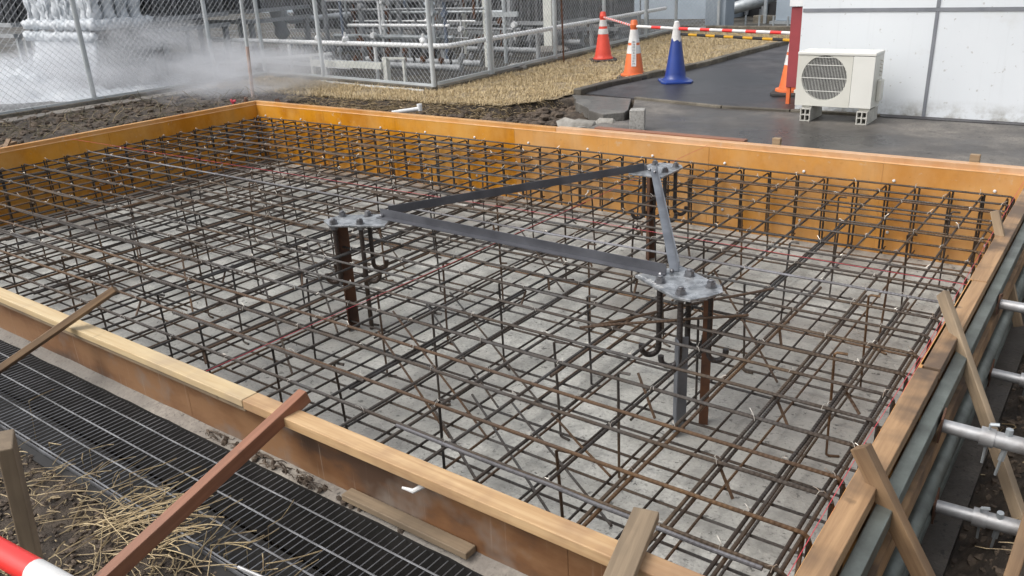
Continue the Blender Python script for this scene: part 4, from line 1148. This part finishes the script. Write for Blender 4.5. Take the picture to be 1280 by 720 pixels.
vaporizer(-8.4,-6.2,2.0,3.6,False,'grey finned vaporizer tower hidden deepest behind the ice')
vaporizer(-2.6,.15,6.1,7.0,False,'long grey finned heat exchanger behind the pipe racks, beyond the fence corner', .16, .42)
vaporizer(-5.6,-3.1,5.2,6.4,False,'grey finned heat exchanger behind the iced riser pipe', .18, .35)
vaporizer(-2.9,.1,8.3,9.1,False,'rear grey finned heat exchanger next to the far shed', .16, .3)

# ice on the ground
mb = MB(); idx = {}; nx_, ny_ = 110, 80
for i in range(nx_+1):
    for j in range(ny_+1):
        X = -8.6+6.0*i/nx_; Y = -1.6+4.2*j/ny_
        e = min(1, max(0, 1-((X+5.6)/2.9)**2-((Y-.25)/1.8)**2))
        h = -.06 + e**.6*(.17+.14*fb(X,Y,1.6,3)+.05*fb(X,Y,7,4))
        h += .26*math.exp(-((X+6.9)**2+(Y-.35)**2)/.16)
        idx[i,j] = mb.av((X,Y,h))
for i in range(nx_):
    for j in range(ny_): mb.af([idx[i,j], idx[i+1,j], idx[i+1,j+1], idx[i,j+1]])
tag(mb.build('ice_sheet', M['ice'], smooth='all'), 'lumpy white ice built up on the ground under the frosted vaporizer', 'ice', kind='stuff')
def lump(name, x, y, segs, label):
    m = MB(); pts = [(x, y, z) for z, r in segs]; m.tube(pts, [r for z, r in segs], 12)
    for v in m.v:
        k = 1+.25*noise.noise(v*6); v.x = x+(v.x-x)*k; v.y = y+(v.y-y)*k
    single(m, name, M['ice'], label, 'ice lump', 'ice coated valves under the vaporizer', smooth='all')
lump('iced_valve', -6.15, .35, [(0,.20),(.12,.17),(.2,.13),(.28,.05),(.36,.04),(.40,.02)], 'ice coated valve shaped like a bottle at the far left')
lump('iced_valve', -5.25, .18, [(0,.16),(.16,.15),(.22,.1),(.3,.045),(.5,.045),(.62,.07),(.64,.03)], 'ice coated valve with a frosted riser under the iced header')
mb = MB(); mb.blob((-3.95,.35,.30), .10, 5, 3, .2, (1,1,1.3))
single(mb, 'valve', M['grey_pipe'], 'grey rounded valve body half hidden in the steam', 'valve', smooth='all')
# a sloping sheet of ice right under the headers
mb = MB(); idx = {}
for i in range(31):
    for j in range(13):
        f = j/12; X = -5.5+1.85*i/30; Y = .22-.15*f+.05*nz(X*3,f*3,2,4); Z = .66-.52*f**.9+.02*nz(X*4,f*4,2,5)
        idx[i,j] = mb.av((X,Y,Z))
for i in range(30):
    for j in range(12): mb.af([idx[i,j], idx[i+1,j], idx[i+1,j+1], idx[i,j+1]])
o = mb.build('ice_curtain', M['ice'], smooth='all', origin=(-4.6,.2,0)); tag(o, 'sloping sheet of ice hanging below the frosted headers', 'ice')
so = o.modifiers.new('s', 'SOLIDIFY'); so.thickness = .04

# iced riser with elbow
mb = MB(); pts = []; rr = []
for k in range(22):
    z = .30+k*.11; pts.append((-4.3+.02*math.sin(k), 3.9, z)); rr.append(.12+.06*sst(.3,1.2,z)+.02*math.sin(k*2.1)-(.07 if k == 0 else 0))
mb.tube(pts, rr, 14); 
pts = [(-4.25,3.92,.72)]+[(-4.1+.16*k, 4.0+.03*k, .62+.012*k) for k in range(9)]
mb.tube(pts, [.09]+[.055-.002*k for k in range(9)], 10)
for v in mb.v: v += Vector((1,1,0))*.03*noise.noise(v*5)
single(mb, 'iced_riser_pipe', M['ice'], 'thick vertical pipe wrapped in white ice with a side branch, behind the fence', 'pipe', smooth='all')

# guard rail (pipe) inside the fence
def pipes(name, mat, label, cat, segs, group=None, n=10, parts='rail'):
    a = segs[0][0][0]; t = thing(name, (a[0], a[1], -.04), label, cat, group)
    for nm, mt, pts, r in [(s_[3] if len(s_) > 3 else parts, s_[2] if len(s_) > 2 else mat, s_[0], s_[1]) for s_ in segs]:
        m = MB(); m.tube(pts, r, n); m.build(nm, M[mt], t, True)
    return t
segs = [([(-4.2,2.42,.45),(-1.0,2.31,.45),(.95,2.24,.45),(1.02,2.30,.45),(1.03,2.4,.45),(.95,4.0,.45),(.80,6.5,.45),(.6,9.2,.45)], .033)]
for X, Y in ((-3.9,2.41),(-2.2,2.35),(-.3,2.285)): segs.append(([(X,Y,-.05),(X,Y,.41)], .024, 'white_pipe', 'post'))
for X, Y in ((1.0,3.2),(.90,4.46),(.83,6.1),(.68,8.0)): segs.append(([(X,Y,-.05),(X,Y,.41)], .035, 'grey_pipe', 'post'))
pipes('guard_rail', 'white_pipe', 'long low white pipe guard rail running just inside the fence', 'guard rail', segs)
for k,(X,Y) in enumerate(((.62,2.27),(-.9,2.31),(-1.5,2.33))):
    mb = MB(); mb.blob((X,Y,.505), .05, k, 2, .15); mb.tube([(X,Y,.486),(X,Y,.60)], .018, 8)
    single(mb, 'white_valve', M['white_pipe'], ['white round valve on the guard rail near the fence corner','white round valve on the guard rail, middle one','white round valve on the guard rail, leftmost one'][k], 'valve', 'round valves on the guard rail', smooth=True)
# white channel frame near the corner
t = thing('channel_frame', (.02,2.15,-.04), 'cream steel channel frame standing on the ground inside the fence', 'steel frame')
for (a, b, w, h) in (((.02,2.15,-.05),(.02,2.15,.30),.07,.07),((.30,2.20,-.05),(.30,2.20,.26),.035,.035),((-1.45,2.13,.19),(-.02,2.11,.19),.05,.085),((-1.45,2.13,-.05),(-1.45,2.13,.28),.05,.05),((.05,2.16,.285),(.33,2.20,.29),.03,.025)):
    m = MB(); m.bar(a, b, w, h, (0,1,0) if a[0]==b[0] else (0,0,1)); m.build('channel', M['cream'], t)
t = thing('channel_frame', (-2.1,2.45,-.04), 'pale steel channel frame standing in the steam behind the left fence corner', 'steel frame')
for (a, b, w, h) in (((-3.6,1.7,.16),(-1.5,2.55,.27),.05,.04),((-1.6,2.5,-.05),(-1.6,2.5,.26),.06,.06),((-4.0,2.75,.10),(-1.0,2.45,.10),.05,.05),((-3.4,1.85,-.05),(-3.4,1.85,.16),.06,.06)):
    m = MB(); m.bar(a, b, w, h, (0,1,0) if a[0]==b[0] else (0,0,1)); m.build('channel', M['white_pipe'], t)

# pipe racks: posts with many pipes at several heights
def rack(x0, x1, y, rows, label, seed, cols=5):
    rnd = random.Random(seed)
    t = thing('pipe_rack', ((x0+x1)/2, y, -.04), label, 'pipe rack', 'pipe racks inside the fence')
    for k in range(cols):
        X = x0+(x1-x0)*k/(cols-1); m = MB(); m.box(X-.03,X+.03,y-.03,y+.03,-.05,1.8); m.build('post', M[rnd.choice(('grey_pipe','cream','grey_pipe'))], t)
    for q in range(rows):
        z = .22+q*1.45/rows+rnd.uniform(-.04,.04); yy = y-.08-rnd.uniform(0,.25); r = rnd.choice((.018,.025,.035,.05))
        a = x0+rnd.uniform(-.3,.9); b = x1-rnd.uniform(-.3,.9)
        m = MB(); m.tube([(a,yy,z),(b,yy,z)], r, 8); m.build('pipe', M[rnd.choice(('white_pipe','grey_pipe','grey_pipe','galv','galv_fence'))], t, True)
        for _ in range(3):
            X = rnd.uniform(a,b); h = rnd.uniform(.15,.6)
            m = MB(); m.tube([(X,yy,z-h),(X,yy,z+h*.6)], rnd.choice((.012,.02,.028)), 6); m.tube([(X,yy-.04,z+h*.3),(X,yy+.04,z+h*.3)], .045, 10)
            m.build('riser', M[rnd.choice(('grey_pipe','fin_dark','galv','rust','white_pipe','bluevalve' if rnd.random()<.4 else 'grey_pipe','red_paint' if rnd.random()<.35 else 'fin_dark'))], t, True)
    return t
rack(-3.2, .3, 4.0, 8, 'nearest grey pipe rack behind the fence, in line with the lawn', 3)
rack(-4.2, -.3, 5.4, 9, 'second grey pipe rack behind the nearest one', 5)
rack(-5.2, -.9, 7.2, 10, 'third grey pipe rack, farther back behind the fence', 8)
rack(-3.0, .2, 9.2, 9, 'fourth pipe rack near the rear of the gas plant', 12)
rack(-8.5, -3.5, 9.5, 9, 'long rear pipe rack at the back of the gas plant', 13)
# low manifolds: rows of dark short stubs on the ground
def manifold(x0, x1, y, label, seed):
    rnd = random.Random(seed); t = thing('pipe_manifold', ((x0+x1)/2, y, -.04), label, 'manifold', 'low pipe manifolds inside the fence')
    m = MB(); m.tube([(x0,y,.10),(x1,y,.10)], .045, 10); m.build('pipe', M['grey_pipe'], t, True)
    X = x0+.08
    while X < x1:
        m = MB(); h = rnd.uniform(.22,.38); m.tube([(X,y,.05),(X,y,h)], .018, 6); m.tube([(X,y,h-.08),(X,y,h-.02)], .04, 8); m.build('stub', M[rnd.choice(('fin_dark','dark','rust','grey_pipe'))], t, True); X += .17
for a in ((-1.9,.75,2.85,'low manifold of dark valve stubs right behind the guard rail',4),(-1.6,.7,3.35,'low manifold of dark valve stubs, second row from the fence',5),(-.9,.55,5.0,'low manifold of dark valve stubs, third row from the fence',6),(-1.2,.5,6.3,'low manifold of dark valve stubs, fourth row from the fence',7),(-3.4,-1.9,3.0,'low manifold of dark valve stubs left of the steel frame',9)):
    manifold(*a)
t = thing('sign_post', (-.02,4.6,-.04), 'slim grey post with a short cross arm behind the fence', 'post')
m = MB(); m.tube([(.30,4.45,-.05),(.30,4.45,.95)], .03, 10); m.build('post', M['galv_fence'], t, True)
m = MB(); m.bar((.05,4.40,.68),(.52,4.50,.68), .06, .07); m.build('arm', M['galv_fence'], t)
t = thing('concrete_pillar', (.35,5.6,-.04), 'square pale pillar on a round footing behind the fence', 'pillar')
m = MB(); m.box(.29,.45,5.5,5.66,.02,2.0); m.build('shaft', M['cream'], t, bevel=.006)
m = MB(); m.lathe([(.30,-.05),(.30,.05),(.22,.10),(.11,.12)], 24, (.37,5.58,0)); m.build('footing', M['conc_grey'], t, 'smooth')
t = thing('storage_shed', (-3,13.5,-.04), 'low far building with blue grey base and white upper wall', 'building')
m = MB(); m.box(-6,.3,13.0,16,-.05,.95); m.build('base_wall', M['bluegrey'], t)
m = MB(); m.box(-5.98,.28,13.02,15.98,.951,3.2); m.build('upper_wall', M['wall'], t)
t = thing('machine_hall', (-12,18,-.04), 'wide grey far building behind the vaporizers', 'building')
m = MB(); m.box(-26,-7,16.5,22,-.05,4); m.build('wall', M['bluegrey'], t)
for k in range(7):
    m = MB(); m.box(-25+k*2.5,-23.6+k*2.5,16.46,16.499,.9,2.2); m.build('window', M['dark'], t)
# far corner right
mb = MB(); mb.box(.95,1.38,10.25,10.7,-.03,1.3)
single(mb, 'electric_box', M['bluegrey'], 'tall pale blue grey electric box behind the end of the fence', 'electric box', bevel=.01)
tag_k = MB()
tag_k.bar((.2,10.1,-.0),(6.5,9.9,-.0), .14, .12); tag_k.bar((1.3,12.05,.03),(7.5,11.3,.03), .2, .16)
tag(tag_k.build('far_kerb', M['kerb'], bevel=.01), kind='structure')
t = thing('silver_duct', (.9,12.6,-.04), 'silver insulated pipe with elbow in front of the far plinth', 'duct')
m = MB(); m.tube([(.2,12.2,.20),(.7,12.3,.24),(1.1,12.5,.36),(1.5,13.0,.50),(1.9,13.6,.55)], [.12,.13,.14,.13,.12], 14); m.build('duct', M['galv'], t, 'all')
for X, Y in ((.45,12.25),(1.2,12.6)):
    m = MB(); m.tube([(X,Y,-.05),(X,Y,.2)], .03, 8); m.build('leg', M['grey_pipe'], t, True)
for k in range(6):
    mb = MB(); X = .9+k*.33; mb.tube([(X,11.1-.12*k,-.05),(X,11.1-.12*k,.20)], .02, 8)
    single(mb, 'steel_stub', M['galv'], ['short steel stub, leftmost of the row on the far kerb','short steel stub, second from the left on the far kerb','short steel stub, third from the left on the far kerb','short steel stub, third from the right on the far kerb','short steel stub, second from the right on the far kerb','short steel stub, rightmost of the row on the far kerb'][k], 'stub', 'steel stubs on the far kerb', smooth=True)
t = thing('condenser_cabinet', (2.2,12.1,-.04), 'blue grey condenser cabinet with dark round fan at the far right', 'condenser')
m = MB(); m.box(1.85,3.0,11.75,12.4,.02,1.6); m.build('casing', M['bluegrey'], t, bevel=.01)
m = MB(); m.xf = Matrix.Translation((2.35,11.749,.62)) @ Matrix.Rotation(R(90),4,'X'); m.lathe([(.26,-.002),(.26,.012),(.22,.013)], 24); m.build('fan', M['dark'], t)
m = MB(); m.box(1.75,3.1,11.68,12.5,-.05,.015); m.build('base', M['galv'], t)
m = MB(); m.box(1.60,1.66,11.72,11.78,-.03,1.5); m.build('post', M['galv'], t)
t = thing('dark_equipment', (2.5,15,-.04), 'dark machinery with pipes in the far background at the top right', 'machinery')
m = MB(); m.box(-.2,1.7,13.9,15.5,-.05,1.8); m.build('housing', M['dark'], t)
for k in range(4):
    m = MB(); m.tube([(.0+k*.4,13.8,.0),(.1+k*.4,13.8,1.2)], .05, 8); m.build('pipe', M['grey_pipe'], t, True)

# ------------------------------------------------------------------ steam
def steam(name, loc, scl, dens, label, seed, nsc=1.6, lo=.42, hi=.75):
    m, nt, b = newmat('steam_'+str(seed)); nt.nodes.remove(b)
    out = [n_ for n_ in nt.nodes if n_.type == 'OUTPUT_MATERIAL'][0]
    tc = N(nt, 'ShaderNodeTexCoord'); ln = N(nt, 'ShaderNodeVectorMath'); ln.operation = 'LENGTH'
    nt.links.new(tc.outputs['Object'], ln.inputs[0])
    fall = maprange(nt, ln.outputs['Value'], .25, .98, 1, 0)
    mp = N(nt, 'ShaderNodeMapping'); mp.inputs['Location'].default_value = (seed, seed*2, 0)
    nt.links.new(tc.outputs['Object'], mp.inputs['Vector'])
    n_ = N(nt, 'ShaderNodeTexNoise', Scale=nsc, Detail=4, Roughness=.55, Distortion=.6); nt.links.new(mp.outputs[0], n_.inputs['Vector'])
    f = maprange(nt, n_.outputs['Fac'], lo, hi, 0, 1)
    mul = N(nt, 'ShaderNodeMath'); mul.operation = 'MULTIPLY'; nt.links.new(fall, mul.inputs[0]); nt.links.new(f, mul.inputs[1])
    m2 = N(nt, 'ShaderNodeMath'); m2.operation = 'MULTIPLY'; nt.links.new(mul.outputs[0], m2.inputs[0]); m2.inputs[1].default_value = dens
    v = N(nt, 'ShaderNodeVolumePrincipled'); v.inputs['Color'].default_value = (.84,.86,.90,1); v.inputs['Anisotropy'].default_value = .2
    nt.links.new(m2.outputs[0], v.inputs['Density']); nt.links.new(v.outputs[0], out.inputs['Volume'])
    mb = MB(); vv, ff = ICO[3]
    for p in vv: mb.av(p)
    for q in ff: mb.af(list(q))
    o = mb.build(name, m, None); o.location = loc; o.scale = scl
    return tag(o, label, 'steam', kind='stuff')
steam('steam', (-3.9,.7,.42), (2.0,1.5,.62), 6.5, 'white steam drifting from the frosted vaporizer', 1)
steam('steam', (-1.15,.65,.24), (1.6,1.35,.48), 5.0, 'thin wisp of steam blowing over the left corner of the formwork', 2)
steam('steam', (-4.0,-.6,.18), (2.3,1.6,.46), 4.5, 'low white vapour hanging behind the left fence', 3)

# ------------------------------------------------------------------ camera, light, world
f, a, b, c = 1028.57608, 1.19477143, .656185839, -.0494572719
Rm = Matrix.Rotation(b, 3, 'Z') @ Matrix.Rotation(a, 3, 'X') @ Matrix.Rotation(c, 3, 'Z')
cam_d = bpy.data.cameras.new('camera'); cam = bpy.data.objects.new('camera', cam_d); COL.objects.link(cam)
cam.matrix_world = Matrix.Translation((8.21864,-5.97015,1.40)) @ Rm.to_4x4()
cam_d.sensor_width = 36; cam_d.lens = f/1280*36; cam_d.clip_start = .02; cam_d.clip_end = 600
cam_d.dof.use_dof = False
sc.camera = cam

w = bpy.data.worlds.new('World'); sc.world = w; w.use_nodes = True; nt = w.node_tree
bg = nt.nodes['Background']; sky = nt.nodes.new('ShaderNodeTexSky'); sky.sky_type = 'NISHITA'; sky.sun_disc = False
az = R(215); el = R(52)
sky.sun_elevation = el; sky.sun_rotation = az; sky.dust_density = 5; sky.air_density = 1.2; sky.ozone_density = .6
hs = nt.nodes.new('ShaderNodeHueSaturation'); hs.inputs['Saturation'].default_value = .30
nt.links.new(sky.outputs[0], hs.inputs['Color']); nt.links.new(hs.outputs[0], bg.inputs['Color'])
bg.inputs['Strength'].default_value = .15
sl = bpy.data.lights.new('sun', 'SUN'); sl.energy = .7; sl.angle = R(35); sl.color = (1,.99,.965)
so_ = bpy.data.objects.new('sun', sl); COL.objects.link(so_)
# sky sun_rotation turns clockwise from +Y seen from above
sd = Vector((math.sin(az)*math.cos(el), math.cos(az)*math.cos(el), math.sin(el)))
so_.rotation_euler = sd.to_track_quat('Z', 'Y').to_euler(); so_.location = (0,0,20)
vs = sc.view_settings; vs.view_transform = 'Standard'; vs.look = 'None'; vs.exposure = 0.55; vs.gamma = 1; vs.use_curve_mapping = False
cy = sc.cycles
cy.use_denoising = True
cy.volume_step_rate = 2.0; cy.volume_max_steps = 64; cy.max_bounces = 6; cy.volume_bounces = 1
cy.transparent_max_bounces = 8
